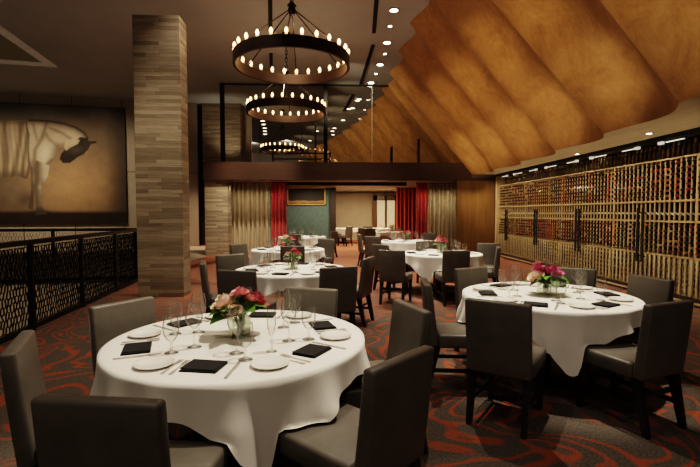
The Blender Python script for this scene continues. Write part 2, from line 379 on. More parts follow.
# guard rail on the upper floor behind the glass
gr = empty('guard_rail', (0, 19.2, bz1+.01)); tag(gr, 'dark horizontal bar guard rail behind the upper glass screen', 'railing')
xa, xb = PY(273, 150, 19.2).x, PY(330, 150, 19.2).x
for z in (.3, .55, .8):
    bm = BM(); box(bm, ((xa+xb)/2, 0, z), (xb-xa, .05, .05)); finish('bar', bm, M['iron'], gr)
for x, z in ((xa, .85), (PY(315.5, 150, 19.2).x, 2.1), (xb, .85)):
    bm = BM(); box(bm, (x, 0, z/2), (.07, .07, z)); finish('post', bm, M['iron'], gr)

# lower far room
bm = BM(); box(bm, (-1.6, 20.1, bz0/2), (3.3, .2, bz0)); struct('wall_teal', bm, M['teal'])
bm = BM(); box(bm, (PY(333, 200, 20).x, 20.05, bz0/2), (.26, .34, bz0)); struct('trim_5', bm, M['dark_wall'])
bm = BM(); box(bm, (2.0, 24.6, bz0/2), (9, .2, bz0)); struct('wall_far', bm, M['tan_wall'])
bm = BM(); box(bm, (4.9, 20, bz0/2), (.2, 9, bz0)); struct('wall_far_right', bm, M['wood_panel'])
door = empty('door_2', (PY(386, 200, 24.3).x, 24.35, 0)); door['kind'] = 'structure'
bm = BM()
for x in (-.62, 0, .62): box(bm, (x, 0, 1.25), (.26 if x else .12, .1, 2.5))
box(bm, (0, 0, 2.32), (1.4, .1, .25)); box(bm, (0, 0, .2), (1.4, .1, .4)); finish('frame', bm, M['wood_panel'], door)
for x in (-.3, .3):
    bm = BM(); box(bm, (x, .0, 1.3), (.48, .03, 1.9)); finish('pane', bm, mat('lit_blind', (.6, .5, .36), .8, emit=(.8, .62, .4), es=.25), door)

# stone column, pier
cl, cr = P(139, 297, 0), P(189, 297, 0)
ctop = PY(160, 15, cl.y).z
bm = BM()
cr = P(183.5, 297, 0); cl = P(138.2, 297, 0)
box(bm, ((cl.x+cr.x)/2, cl.y+.19, ctop/2), (cr.x-cl.x, .38, ctop), .006, 1)
tag(finish('stone_column', bm, M['stone']), 'tall stacked stone column beside the end of the black railing', 'column')
pl, pr = PY(205, 257, 15.5), PY(228, 257, 15.5)
bm = BM(); box(bm, ((pl.x+pr.x)/2, 15.85, bz0/2), (pr.x-pl.x, .6, bz0), .006, 1)
tag(finish('stone_pier', bm, M['stone']), 'short stacked stone pier under the brown beam, left of the tan curtain', 'column')

# ceiling recess at the left
c0 = P(57, 66, HC); e1 = P(0, 25, HC); e2 = P(0, 62, HC)
da = (e1-c0).normalized(); db = (e2-c0).normalized()
rc = empty('skylight_recess', (c0.x, c0.y, HC)); tag(rc, 'framed ceiling recess with pale trim in the upper left corner', 'skylight')
def lp(a, b, z): v = da*a+db*b; return (v.x, v.y, z)
bm = BM()
for (a0, a1, b0, b1) in ((0, 8, 0, .26), (0, .36, .26, 6)):
    quadhull(bm, [lp(a0, b0, -.05), lp(a1, b0, -.05), lp(a1, b1, -.05), lp(a0, b1, -.05)], [lp(a0, b0, -.003), lp(a1, b0, -.003), lp(a1, b1, -.003), lp(a0, b1, -.003)])
finish('trim', bm, M['skytrim'], rc)
bm = BM(); quadhull(bm, [lp(.36, .26, -.02), lp(8, .26, -.02), lp(8, 6, -.02), lp(.36, 6, -.02)], [lp(.36, .26, -.003), lp(8, .26, -.003), lp(8, 6, -.003), lp(.36, 6, -.003)])
finish('recess_panel', bm, M['skyglass'], rc)

# ------------------------------------------------------------------ ceiling slots, downlights
def slot(a, b, label):
    p, q = P(a[0], a[1], HC), P(b[0], b[1], HC); d = q-p
    o = empty('air_slot', (p.lerp(q, .5).x, p.lerp(q, .5).y, HC), math.atan2(d.y, d.x)-PI/2)
    bm = BM(); box(bm, (0, 0, -.012), (.10, d.length, .02)); finish('slot_body', bm, M['slot'], o)
    tag(o, label, 'ceiling vent')
slot((377.6, -12), (373.8, 32.6), 'black linear ceiling slot at top right, nearest the camera')
slot((373.2, 44.6), (360.5, 84), 'black linear ceiling slot just in front of the upper glass screen')
slot((353, 94), (343.5, 111), 'black linear ceiling slot seen through the upper glass screen')
slot((270, -12), (270.5, 27), 'black linear ceiling slot left of the nearest chandelier stem')
slot((271, 53), (271.3, 70), 'black linear ceiling slot behind the ring of the nearest chandelier')
def downlight(px, py, r, label, lens='lens', z=HC, group=None):
    p = P(px, py, z); o = empty('ceiling_downlight', (p.x, p.y, z))
    bm = BM(); lathe(bm, [(r*1.0, -.002), (r*1.0, -.016), (r*1.45, -.016), (r*1.5, -.002)], 18); finish('ring', bm, M['trim_white'], o, True)
    bm = BM(); lathe(bm, [(0.001, -.010), (r*.98, -.008)], 18); finish('lens', bm, M[lens], o)
    tag(o, label, 'ceiling light', group)
for i, (px, py, r, w) in enumerate([(394, 10, .095, 'bright downlight nearest the camera'), (387, 42.5, .10, 'second bright downlight from the camera'), (380, 64.5, .10, 'third bright downlight from the camera'), (371, 82.6, .11, 'fourth bright downlight, just before the glass screen')]):
    downlight(px, py, r, w+' in the row along the fluted vault')
for px, py, w in [(390, 26, 'first small dim downlight'), (385, 53.5, 'second small dim downlight'), (376, 73.7, 'third small dim downlight')]:
    downlight(px, py, .05, w+' between the bright ones along the vault', 'lens')
for px, py in [(359, 99), (357.5, 100.5), (352.5, 108), (349, 108.8), (343, 120), (334.5, 128), (332.5, 131), (333, 134.5), (317, 131), (310, 140.5)]:
    downlight(px, py, .11, 'small ceiling downlight glowing behind the upper glass screen', 'lens_dim', group='downlights behind the upper glass')
for px, py in [(262.7, 120.8), (263.7, 124.3), (264.7, 128), (264.9, 131), (265, 134)]:
    downlight(px, py, .12, 'downlight in the short file behind glass, above the far chandelier', 'lens_dim', group='file of downlights upper left')
for px, py, w in [(649, 133, 'bright soffit downlight above the near wine rack bay'), (593, 152.8, 'soffit downlight at the middle of the wine wall'), (577, 153.6, 'soffit downlight further along the wine wall')]:
    downlight(px, py, .05, w, 'lens', 2.85)

# ------------------------------------------------------------------ chandeliers
def chandelier(px, d, rad, zb, zhub, label, nb=26):
    x = PY(px, 100, d).x
    o = empty('ring_chandelier', (x, d, zb)); tag(o, label, 'chandelier')
    bm = BM(); h = .20
    lathe(bm, [(rad-.05, 0), (rad, 0), (rad, h), (rad-.05, h), (rad-.05, 0)], 64); finish('ring', bm, M['ring'], o, True, angle=30)
    bm = BM(); hz = zhub-zb
    lathe(bm, [(.001, hz-.14), (.05, hz-.12), (.08, hz-.04), (.06, hz+.03), (.09, hz+.05), (.03, hz+.12), (.001, hz+.13)], 14); finish('hub', bm, M['iron'], o, True)
    bm = BM(); z = hz+.12; k = 0
    while z < HC-zb-.12:
        c = Vector((0, 0, z+.055)); rot = Matrix.Rotation(PI/2*(k % 2), 3, 'Z')
        pts = [c+rot @ Vector((.03*math.cos(a), 0, .07*math.sin(a))) for a in [i*PI/4 for i in range(8)]]
        for u, v in zip(pts, pts[1:]+pts[:1]): tube(bm, u, v, .010, seg=5)
        z += .10; k += 1
    finish('chain', bm, M['iron'], o, True)
    bm = BM(); lathe(bm, [(.001, HC-zb-.10), (.11, HC-zb-.06), (.12, HC-zb-.004)], 16); finish('canopy', bm, M['iron'], o, True)
    for i in range(6):
        a = PI/6+i*PI/3; bm = BM()
        tube(bm, (.05*math.cos(a), .05*math.sin(a), hz-.03), ((rad-.025)*math.cos(a), (rad-.025)*math.sin(a), h), .011, seg=6)
        finish('rod', bm, M['iron'], o, True)
    cup0 = bulb0 = None
    for i in range(nb):
        a = 2*PI*(i+.5)/nb; loc = ((rad-.025)*math.cos(a), (rad-.025)*math.sin(a), h)
        if cup0 is None:
            bm = BM(); lathe(bm, [(.022, -.005), (.026, .01), (.02, .03), (.001, .03)], 10); cup0 = finish('candle_cup', bm, M['candle'], o, True, loc)
            bm = BM(); lathe(bm, [(.016, .03), (.026, .05), (.028, .08), (.020, .105), (.001, .13)], 10); bulb0 = finish('bulb', bm, M['bulb'], cup0, True)
        else:
            c = cup0.copy(); C.objects.link(c); c.location = loc; c.parent = o
            b = bulb0.copy(); C.objects.link(b); b.parent = c
    return o
D1, D2, D3 = 8.5, 12.4, 21.4
chandelier(292.3, D1, 1.09, 4.24, 5.34, 'large dark ring chandelier with candle bulbs nearest the camera')
chandelier(286.5, D2, 1.09, 4.22, 5.34, 'second dark ring chandelier hanging in front of the glass screen')
chandelier(282, D3, 1.03, 4.40, 5.6, 'small distant ring chandelier seen through the upper glass screen')

# ------------------------------------------------------------------ horse painting
import numpy as np
HB = [(-75, 128), (-40, 122), (0, 121), (29, 120), (48, 120.5), (64, 123), (76, 127), (84, 132), (88, 138), (89, 146), (84, 152), (78, 153), (72, 150), (64, 147), (58, 148), (56, 154), (53, 160), (50, 170), (46, 176), (36, 172), (30, 165), (20, 172), (0, 176), (-40, 178), (-75, 172)]
HD = [(80, 137), (88, 138), (89, 148), (84, 154), (78, 157), (70, 163), (63, 163), (59.5, 159), (61, 154), (66, 148), (74, 142)]
CHK = [(66, 141), (74, 138), (80, 140), (78, 144), (70, 148), (66, 151), (64, 147)]
BIT = [(84, 140), (92, 141.2), (96.5, 141), (96.5, 143.2), (91, 144), (88, 150), (85, 152)]
LEG1 = [(36, 160), (50, 166), (48, 176), (43, 186), (41.5, 200), (43, 208), (47, 214), (36, 215), (36, 206), (35, 196), (35, 180), (34, 168)]
LEG2 = [(30, 164), (38, 166), (37, 182), (34, 196), (33.5, 205), (33, 210), (28, 208), (29.5, 200), (31, 190), (31, 175)]
CLO = [(-75, 126), (-40, 122), (0, 121), (26, 121.5), (29, 135), (28.5, 150), (29.5, 165), (27, 178), (14, 176), (10, 178), (0, 176), (-40, 180), (-75, 178)]

def hpaint(X, Y):
    """colours of the painting at photograph positions X, Y (arrays)"""
    def seg(pts, closed):
        m = np.full(X.shape, 1e9); pr = list(zip(pts, pts[1:]+(pts[:1] if closed else [])))
        for (x0, y0), (x1, y1) in pr:
            dx, dy = x1-x0, y1-y0; L = dx*dx+dy*dy
            if L == 0: continue
            t = np.clip(((X-x0)*dx+(Y-y0)*dy)/L, 0, 1); m = np.minimum(m, np.hypot(X-x0-t*dx, Y-y0-t*dy))
        return m
    def sd(poly):
        ins = np.zeros(X.shape, bool); jj = len(poly)-1
        for ii in range(len(poly)):
            xi, yi = poly[ii]; xj, yj = poly[jj]
            if yi != yj: ins ^= ((yi > Y) != (yj > Y)) & (X < (xj-xi)*(Y-yi)/(yj-yi)+xi)
            jj = ii
        d = seg(poly, True); return np.where(ins, d, -d)
    sm = lambda v, a, b: (lambda t: t*t*(3-2*t))(np.clip((v-a)/(b-a), 0, 1))
    C_ = np.zeros(X.shape+(3,))
    def over(c, a):
        nonlocal C_
        c = np.asarray(c, float); C_ = C_*(1-a[..., None])+c*a[..., None]
    bell = lambda cx, cy, sx, sy: np.exp(-((X-cx)/sx)**2-((Y-cy)/sy)**2)
    C_[:] = (.10, .072, .047)
    over((.33, .205, .110), .95*bell(72, 188, 48, 34)); over((.12, .112, .10), .8*sm(-Y, -124, -106)); over((.045, .032, .022), .85*sm(X, 102, 126))
    over((.16, .125, .09), .45*bell(20, 195, 26, 14))
    over((.026, .016, .011), sm(Y, 209.5, 214)); over((.02, .014, .01), .85*bell(40, 213, 13, 3)); over((.05, .035, .025), .6*bell(26, 200, 8, 8))
    l2 = sd(LEG2); over((.075, .055, .038), sm(l2, -.6, .8)); over((.17, .13, .09), sm(l2, -.6, .8)*bell(35, 178, 3, 10))
    h = sd(HB); mk = sm(h, -.7, .7)
    over((.17, .125, .085), mk); over((.34, .27, .19), mk*sm(h, .5, 8)); over((.47, .40, .30), mk*.9*bell(45, 152, 6.5, 8)); over((.42, .34, .25), mk*.75*bell(38, 130, 8, 5)); over((.38, .30, .21), mk*.7*bell(62, 134, 10, 3))
    for pts, w_, c, a in (([(47, 122), (42, 138), (35, 150), (34, 168)], 2.2, (.12, .085, .055), .75), ([(50, 128), (62, 133), (74, 141)], 1.6, (.13, .095, .062), .7), ([(58, 146), (50, 140), (46, 134)], 1.8, (.13, .095, .062), .6),
                          ([(52, 160), (45, 166), (38, 164)], 1.8, (.11, .08, .05), .75), ([(33, 124), (37, 140)], 1.6, (.15, .11, .075), .6), ([(29, 120), (48, 120.8), (64, 123.4), (76, 127.4), (84, 132.5), (88, 138)], 1.5, (.028, .02, .014), .95)):
        over(c, a*np.exp(-(seg(pts, False)/w_)**2)*sm(h, -1.5, .3))
    l1 = sd(LEG1); mk = sm(l1, -.6, .8); over((.10, .075, .05), mk); over((.38, .31, .23), mk*.9*sm(X, 37.5, 46)*sm(-Y, -190, -176)); over((.24, .185, .13), mk*.7*bell(41, 192, 3, 14)); over((.05, .036, .026), mk*.8*sm(Y, 205, 211)); over((.34, .27, .19), mk*.6*bell(40, 187, 2, 3))
    hd = sd(HD); over((.020, .014, .011), sm(hd, -.6, .7)); over((.075, .052, .036), .6*sm(hd, .5, 3)*bell(76, 150, 7, 4))
    ck = sd(CHK); over((.38, .29, .195), .95*sm(ck, -.6, .9)); over((.20, .15, .10), .5*sm(ck, -.6, .9)*bell(69, 148, 4, 2))
    bt = sd(BIT); over((.03, .018, .013), sm(bt, -.5, .5))
    cl = sd(CLO); mk = sm(cl, -.6, .8); f = .5+.5*np.sin(X*.62+.05*Y+1.6*np.sin(Y*.06+X*.16)+.8*np.sin(X*.23)); f2 = .5+.5*np.sin(X*1.3-.07*Y+np.sin(Y*.11))
    over((.115, .082, .052), mk)
    C_ += (mk*(.75*f+.25*f2)**1.3)[..., None]*np.array((.19, .148, .098))
    over((.08, .056, .036), mk*.8*sm(Y, 166, 178)); over((.09, .065, .042), mk*.6*sm(-Y, -127, -121)); over((.06, .042, .028), .8*np.exp(-((cl-.2)/1.1)**2)*sm(X, 20, 26))
    return np.clip(C_, 0, 1)
def wallpt(px, py, off):
    d = ray(px, py); q = w0+wn*off; t = (q-Vector((0, 0, H_CAM))).dot(wn)/d.dot(wn)
    return Vector((0, 0, H_CAM))+d*t
pA, pB = wallpt(124, 108.5, .12), wallpt(124, 223, .12)
ztop, zbot = pA.z, pB.z; pu1 = (Vector((pA.x, pA.y, 0))-Vector((w0.x, w0.y, 0))).dot(wd); pu0 = pu1-7.6
pt = empty('horse_painting', (w0.x+wd.x*pu0+wn.x*.01, w0.y+wd.y*pu0+wn.y*.01, zbot), math.atan2(wd.y, wd.x))
tag(pt, 'huge unframed painting of a draped pale horse with bowed head on left wall', 'painting')
nx, nz = 420, 200
bm = BM(); cl_ = bm.loops.layers.float_color.new('Col'); W_, H_ = pu1-pu0, ztop-zbot
grid = [[bm.verts.new((W_*i/nx, -.115, H_*j/nz)) for j in range(nz+1)] for i in range(nx+1)]
XX = np.zeros((nx+1, nz+1)); YY = np.zeros((nx+1, nz+1))
for i in range(nx+1):
    for j in range(nz+1):
        wp = w0+wd*(pu0+W_*i/nx)+wn*.12; XX[i, j], YY[i, j] = proj((wp.x, wp.y, zbot+H_*j/nz))
cols = hpaint(XX, YY)
for i in range(nx):
    for j in range(nz):
        f = bm.faces.new((grid[i][j], grid[i+1][j], grid[i+1][j+1], grid[i][j+1]))
        for lp_, k in zip(f.loops, ((i, j), (i+1, j), (i+1, j+1), (i, j+1))): c_ = cols[k]; lp_[cl_] = (float(c_[0]), float(c_[1]), float(c_[2]), 1)
finish('canvas', bm, M['canvas'], pt)
bm = BM(); box(bm, (W_/2, -.055, H_/2), (W_+.04, .11, H_+.04)); finish('stretcher_frame', bm, M['dark_wall'], pt)

# landscape picture on the teal wall
q0, q1 = PY(287, 187.5, 19.9), PY(325.5, 205, 19.9)
pw, ph = q1.x-q0.x, q0.z-q1.z
pic = empty('landscape_picture', ((q0.x+q1.x)/2, 19.96, q1.z)); tag(pic, 'dark landscape picture in a thin gilt frame on the teal wall', 'painting')
bm = BM()
for (cx, cz, sx, sz) in ((0, .025, pw, .05), (0, ph-.025, pw, .05), (-pw/2+.025, ph/2, .05, ph), (pw/2-.025, ph/2, .05, ph)): box(bm, (cx, 0, cz), (sx, .06, sz))
finish('frame', bm, M['gold'], pic)
m, nt, b = new_mat('night_landscape'); tc = N(nt, 'ShaderNodeTexCoord'); sp = N(nt, 'ShaderNodeSeparateXYZ'); nt.links.new(tc.outputs['Generated'], sp.inputs[0])
nz_ = N(nt, 'ShaderNodeTexNoise'); setin(nz_, {'Scale': 6, 'Detail': 5}); nt.links.new(tc.outputs['Generated'], nz_.inputs['Vector'])
am = N(nt, 'ShaderNodeMath', operation='MULTIPLY_ADD'); am.inputs[1].default_value = .25; nt.links.new(nz_.outputs['Fac'], am.inputs[0]); nt.links.new(sp.outputs['Z'], am.inputs[2])
rr = ramp(nt, [(.15, (.05, .032, .016)), (.27, (.30, .19, .07)), (.36, (.012, .010, .008)), (.8, (.004, .004, .005))]); nt.links.new(am.outputs[0], rr.inputs[0]); nt.links.new(rr.outputs[0], b.inputs['Base Color']); b.inputs['Roughness'].default_value = .6
bm = BM(); box(bm, (0, .015, ph/2), (pw-.1, .02, ph-.1)); finish('canvas', bm, m, pic)

# ------------------------------------------------------------------ railings
def lattice(L, Hh, cw=.062, chh=.098, seed=1):
    """pierced sheet of irregular cells, in the local xz plane"""
    rnd = random.Random(seed); bm = BM(); vs = {}
    nxc, nzc = int(L/cw), int(Hh/(chh*.78)); cw = L/nxc; sz = Hh/nzc
    def V(i, k, up):  # lattice corners of a staggered hexagon net
        return (i, k, up)
    def getv(x, z):
        key = (round(x/cw*4), round(z/sz*8))
        if key not in vs:
            edge = x < .01 or x > L-.01 or z < .01 or z > Hh-.01
            j = 0 if edge else 1
            vs[key] = bm.verts.new((min(L, max(0, x+j*rnd.uniform(-.014, .014))), 0, min(Hh, max(0, z+j*rnd.uniform(-.014, .014)))))
        return vs[key]
    for k in range(nzc):
        for i in range(nxc+1):
            cx = (i+.5*(k % 2))*cw; cz = (k+.5)*sz
            P6 = [(cx-cw/2, cz-sz*.33), (cx, cz-sz*.66), (cx+cw/2, cz-sz*.33), (cx+cw/2, cz+sz*.33), (cx, cz+sz*.66), (cx-cw/2, cz+sz*.33)]
            P6 = [(min(L, max(0, a)), min(Hh, max(0, b_))) for a, b_ in P6]
            fv = []
            for a, b_ in P6:
                v = getv(a, b_)
                if v not in fv: fv.append(v)
            if len(fv) >= 4:
                try: bm.faces.new(fv)
                except ValueError: pass
    r = bmesh.ops.inset_individual(bm, faces=list(bm.faces), thickness=.0135, use_even_offset=True)
    inner = [f for f in bm.faces if f not in set(r['faces'])]
    bmesh.ops.delete(bm, geom=inner, context='FACES_ONLY')
    ex = bmesh.ops.extrude_face_region(bm, geom=list(bm.faces))
    bmesh.ops.translate(bm, verts=[v for v in ex['geom'] if isinstance(v, bmesh.types.BMVert)], vec=(0, .018, 0))
    return bm
def railing(p, q, splits, label, hh=1.16, seed=1):
    d = Vector((q[0]-p[0], q[1]-p[1], 0)); L = d.length
    o = empty('pierced_railing', (p[0], p[1], 0), math.atan2(d.y, d.x)); tag(o, label, 'railing')
    bm = BM(); box(bm, (L/2, 0, hh-.03), (L, .09, .06), .006, 1); finish('top_rail', bm, M['rail'], o)
    bm = BM(); box(bm, (L/2, 0, .045), (L, .05, .06)); finish('bottom_rail', bm, M['rail'], o)
    ss = [0]+splits+[L]
    for i, s in enumerate(ss):
        bm = BM(); box(bm, (min(max(s, .03), L-.03), 0, (hh-.06)/2), (.055, .055, hh-.06)); finish('post', bm, M['rail'], o)
    for i, (a, b_) in enumerate(zip(ss, ss[1:])):
        bm = lattice(b_-a-.14, hh-.17, seed=seed+i)
        finish('pierced_panel', bm, M['rail'], o, loc=(a+.07, -.009, .085))
dirn = (A-Bc).normalized()
rs = Bc+(Bc-A).normalized()*.35
nearp = Bc+dirn*8.2
sp_ = [(P(px, py, 0)-rs).length for px, py in ((116, 291.5), (83, 307), (33, 330))]
sp_ += [sp_[-1]+1.7]
railing((rs.x, rs.y), (nearp.x, nearp.y), sp_, 'black pierced metal railing running along the stairwell from the column', seed=3)
railing((rs.x-.12, rs.y-.05), (-15, Cc.y), [1.7, 3.4, 5.1, 6.8], 'black pierced metal railing at the far side of the stairwell under the painting', seed=20)

# ------------------------------------------------------------------ curtains
def curtain(px0, px1, Y, m, label, folds, z1=None, amp=.06):
    x0, x1 = PY(px0, 200, Y).x, PY(px1, 200, Y).x; z1 = bz0-.03 if z1 is None else z1
    o = empty('curtain', ((x0+x1)/2, Y, 0)); tag(o, label, 'curtain')
    bm = BM(); n = folds*10; W = x1-x0; rows = 10; g = []
    rnd = random.Random(int(px0)); ph = [rnd.uniform(-.5, .5) for _ in range(folds+2)]
    for i in range(n+1):
        u = i/n; k = u*folds; a = 2*PI*k+ph[int(k)]*.6
        g.append([bm.verts.new((-W/2+W*u+.012*math.sin(a*.5), -amp*(.5+.5*math.sin(a))*(1-.25*j/rows)-.01*math.sin(3*k), .02+(z1-.02)*j/rows)) for j in range(rows+1)])
    for i in range(n):
        for j in range(rows): bm.faces.new((g[i][j], g[i+1][j], g[i+1][j+1], g[i][j+1]))
    finish('drape', bm, m, o, True, angle=180)
    bm = BM(); tube(bm, (-W/2, .03, z1+.01), (W/2, .03, z1+.01), .018); finish('curtain_rod', bm, M['iron'], o, True)
curtain(229, 270.5, 16.55, M['tan_curtain'], 'tan pleated curtain left of the opening, beside the stone pier', 9, amp=.2)
curtain(271.5, 286.5, 16.5, M['red_curtain'], 'narrow bright red curtain at the left side of the opening', 4, amp=.15)
curtain(416, 427, 16.5, M['red_curtain'], 'narrow red curtain at the right of the opening beside tan curtain', 3, amp=.15)
curtain(428, 462.5, 16.55, M['tan_curtain'], 'tan pleated curtain right of the opening, beside the wood panel', 8, amp=.2)
curtain(396, 419, 19.6, M['orange_curtain'], 'dark rust red curtain set deeper at the right of the opening', 6, amp=.15)

# ------------------------------------------------------------------ wine wall
bays = [(15.2, 13.15, 'far end bay beside the wood panel'), (13.15, 11.05, 'second bay from the wood panel'), (11.05, 8.97, 'third bay from the wood panel'), (8.97, 6.88, 'fourth bay from the wood panel, nearest in view'), (6.88, 4.9, 'bay cut by right photo edge')]
SHZ = [.13, .75, 1.35, 1.71, 2.44]
PITCHB = .115
def bar_copy(o0, parent, loc):
    c = o0.copy(); C.objects.link(c); c.parent = parent; c.location = loc; return c
upr0 = low0 = None
M['rack_light'] = mat('lit_rack_oak', (.56, .45, .30), .55, var=.15, scale=8)  # lighter copy of the rack oak, floor light put into its colour
col_Y = []
for bi, (ya, yb, lab) in enumerate(bays):
    w = ya-yb
    o = empty('wine_cabinet', (WX, yb, 0)); tag(o, 'backlit oak wine rack with glass doors, '+lab, 'wine cabinet')
    bm = BM(); box(bm, (.60, w/2, 1.45), (.04, w-.01, 2.7)); finish('back_panel', bm, M['rackback'], o)
    bm = BM(); box(bm, (.32, w/2, .055), (.6, w-.01, .11)); finish('plinth', bm, M['plinth'], o)
    bm = BM(); box(bm, (-.02, w/2, .05), (.05, w-.01, .03)); finish('sill', bm, M['rack'], o)
    for z in SHZ:
        bm = BM(); box(bm, (.33, w/2, z), (.50, w-.02, .030)); finish('shelf', bm, M['rack'], o)
    n = int(w/PITCHB)
    for i in range(n+1):
        y = (i+.0)*w/n
        y = min(max(y, .012), w-.012)
        if upr0 is None:
            bm = BM(); box(bm, (0, 0, (2.44+.11)/2), (.02, .026, 2.33)); upr0 = finish('upright', bm, M['rack'], o, loc=(.115, y, 0))
        else: bar_copy(upr0, o, (.115, y, 0))
        if low0 is None:
            bm = BM(); box(bm, (0, 0, (.735+.145)/2), (.02, .034, .59)); low0 = finish('lower_upright', bm, M['rack_light'], o, loc=(.055, y, 0))
        else: bar_copy(low0, o, (.055, y, 0))
        if i < n: col_Y.append((yb+y+w/n/2, bi))
    for s, (a, b_) in ((1, (w/2+.004, w-.006)), (-1, (.006, w/2-.004))):
        bm = BM(); box(bm, (.0, (a+b_)/2, 1.46), (.012, b_-a, 2.68)); dr = finish('door', bm, M['door_glass'], o)
        hy = w/2+s*.065
        bm = BM(); tube(bm, (-.07, hy, .60), (-.07, hy, 1.60), .022, seg=10)
        for z in (.7, 1.5): tube(bm, (-.07, hy, z), (-.004, hy, z), .012)
        finish('handle', bm, M['slot'], dr, True)
        bm = BM(); box(bm, (.05, w/2+s*.3, 2.735), (.05, .10, .05)); finish('light_box', bm, M['ballast'], o)
        bm = BM(); box(bm, (.08, w/2+s*.58, 2.74), (.02, .40, .014)); finish('light_bar', bm, M['led'], o)
bm = BM(); box(bm, (WX+.32, 15.28, 1.42), (.64, .12, 2.8)); struct('trim_6', bm, M['rack'])

def bottle_bm(bm, mt, foil, glass=0, label=None, seg=8):
    """bottle with its base at the origin, neck along +z; slots 0 glass, 1 foil, 2 paper"""
    lathe(bm, [(.002, 0), (.036, .002), (.037, .18), (.03, .205), (.0195, .225)], seg, mat4=mt, mi=0, off=mt.to_translation()*0)
    lathe(bm, [(.0195, .225), (.0215, .226), (.0215, .292), (.002, .294)], seg, mat4=mt, mi=1)
    if label: lathe(bm, [(.0378, .05), (.0378, .14)], seg, mat4=mt, mi=2)
cols_pal = ['dark', 'wine', 'dark', 'dark', 'wine', 'red', 'dark', 'dark', 'wine', 'dark', 'wine', 'dark', 'gold', 'orange', 'wine', 'red', 'wine', 'dark', 'dark', 'dark', 'gold', 'green']
proto = {}
def bottle_proto(kind, foil):
    if (kind, foil) not in proto:
        bm = BM(); bottle_bm(bm, Matrix.Identity(4), foil, label=(kind == 'display'))
        me = bpy.data.meshes.new('wine_bottle'); bm.to_mesh(me); bm.free()
        for mm in (M['bglass_green'] if kind == 'top' else M['bglass'], M['foil_'+foil], M['paper']): me.materials.append(mm)
        me.polygons.foreach_set('use_smooth', [True]*len(me.polygons))
        proto[(kind, foil)] = me
    return proto[(kind, foil)]
rest = {k: BM() for k in FOIL}
allb = []
rnd = random.Random(11)
for Yc, bi in col_Y:
    base = rnd.choice(cols_pal)
    low = rnd.choice(cols_pal)
    tz = Matrix.Translation((WX+.30, Yc, 2.458))
    allb.append((Yc, 'top', rnd.choice(['gold', 'orange', 'green', 'gold']), tz))
    lay = Matrix.Rotation(-PI/2, 4, 'Y')
    def rows(z0, z1, n, fo):
        for r_ in range(n):
            z = z0+.045+(z1-z0-.05)*(r_+.35)/n
            if rnd.random() < .05: continue
            f_ = fo if rnd.random() < .7 else rnd.choice(cols_pal)
            allb.append((Yc, 'lay', f_, Matrix.Translation((WX+.37, Yc, z)) @ lay))
    rows(1.72, 2.42, 7, base); rows(.76, 1.33, 6, low); rows(.14, .73, 6, rnd.choice(['gold', 'white', 'dark', 'gold', 'dark']))
    allb.append((Yc, 'display', 'wine', Matrix.Translation((WX+.16, Yc, 1.425)) @ Matrix.Rotation(R(62), 4, 'Y')))
def bshow(t):
    Yc, kind, f_, mt = t; p = mt.to_translation(); x, y = proj(p)
    return (0 if (4 < x < 696 and p.z > .72) else 1, Yc)
allb.sort(key=bshow)
lab = {'top': 'wine bottle standing upright along the top of the near wine racks', 'lay': 'wine bottle lying neck outward in a column of the near wine racks', 'display': 'labelled wine bottle tilted on the display shelf of the near wine racks'}
grp = {'top': 'upright bottles on top of the near racks', 'lay': 'bottles lying in the near racks', 'display': 'tilted bottles on the near display shelf'}
for t in allb[:300]:
    Yc, kind, f_, mt = t
    o = bpy.data.objects.new('wine_bottle', bottle_proto(kind, f_)); C.objects.link(o); o.matrix_world = mt
    tag(o, lab[kind], 'wine bottle', grp[kind])
bm = BM(); names = list(FOIL)
for Yc, kind, f_, mt in allb[300:]:
    fi = 2+names.index(f_)
    lathe(bm, [(.002, 0), (.036, .002), (.037, .18), (.03, .205), (.0195, .225)], 7, mat4=mt, mi=1 if kind == 'top' else 0)
    lathe(bm, [(.0195, .225), (.0215, .226), (.0215, .292), (.002, .294)], 7, mat4=mt, mi=fi)
    if kind == 'display': lathe(bm, [(.0378, .05), (.0378, .14)], 7, mat4=mt, mi=2+len(names))
o = finish('wine_bottles', bm, [M['bglass'], M['bglass_green']]+[M['foil_'+k] for k in names]+[M['paper']], smooth=True, angle=60)
tag(o, 'hundreds of small wine bottles filling the further wine racks', 'wine bottles'); o['kind'] = 'stuff'

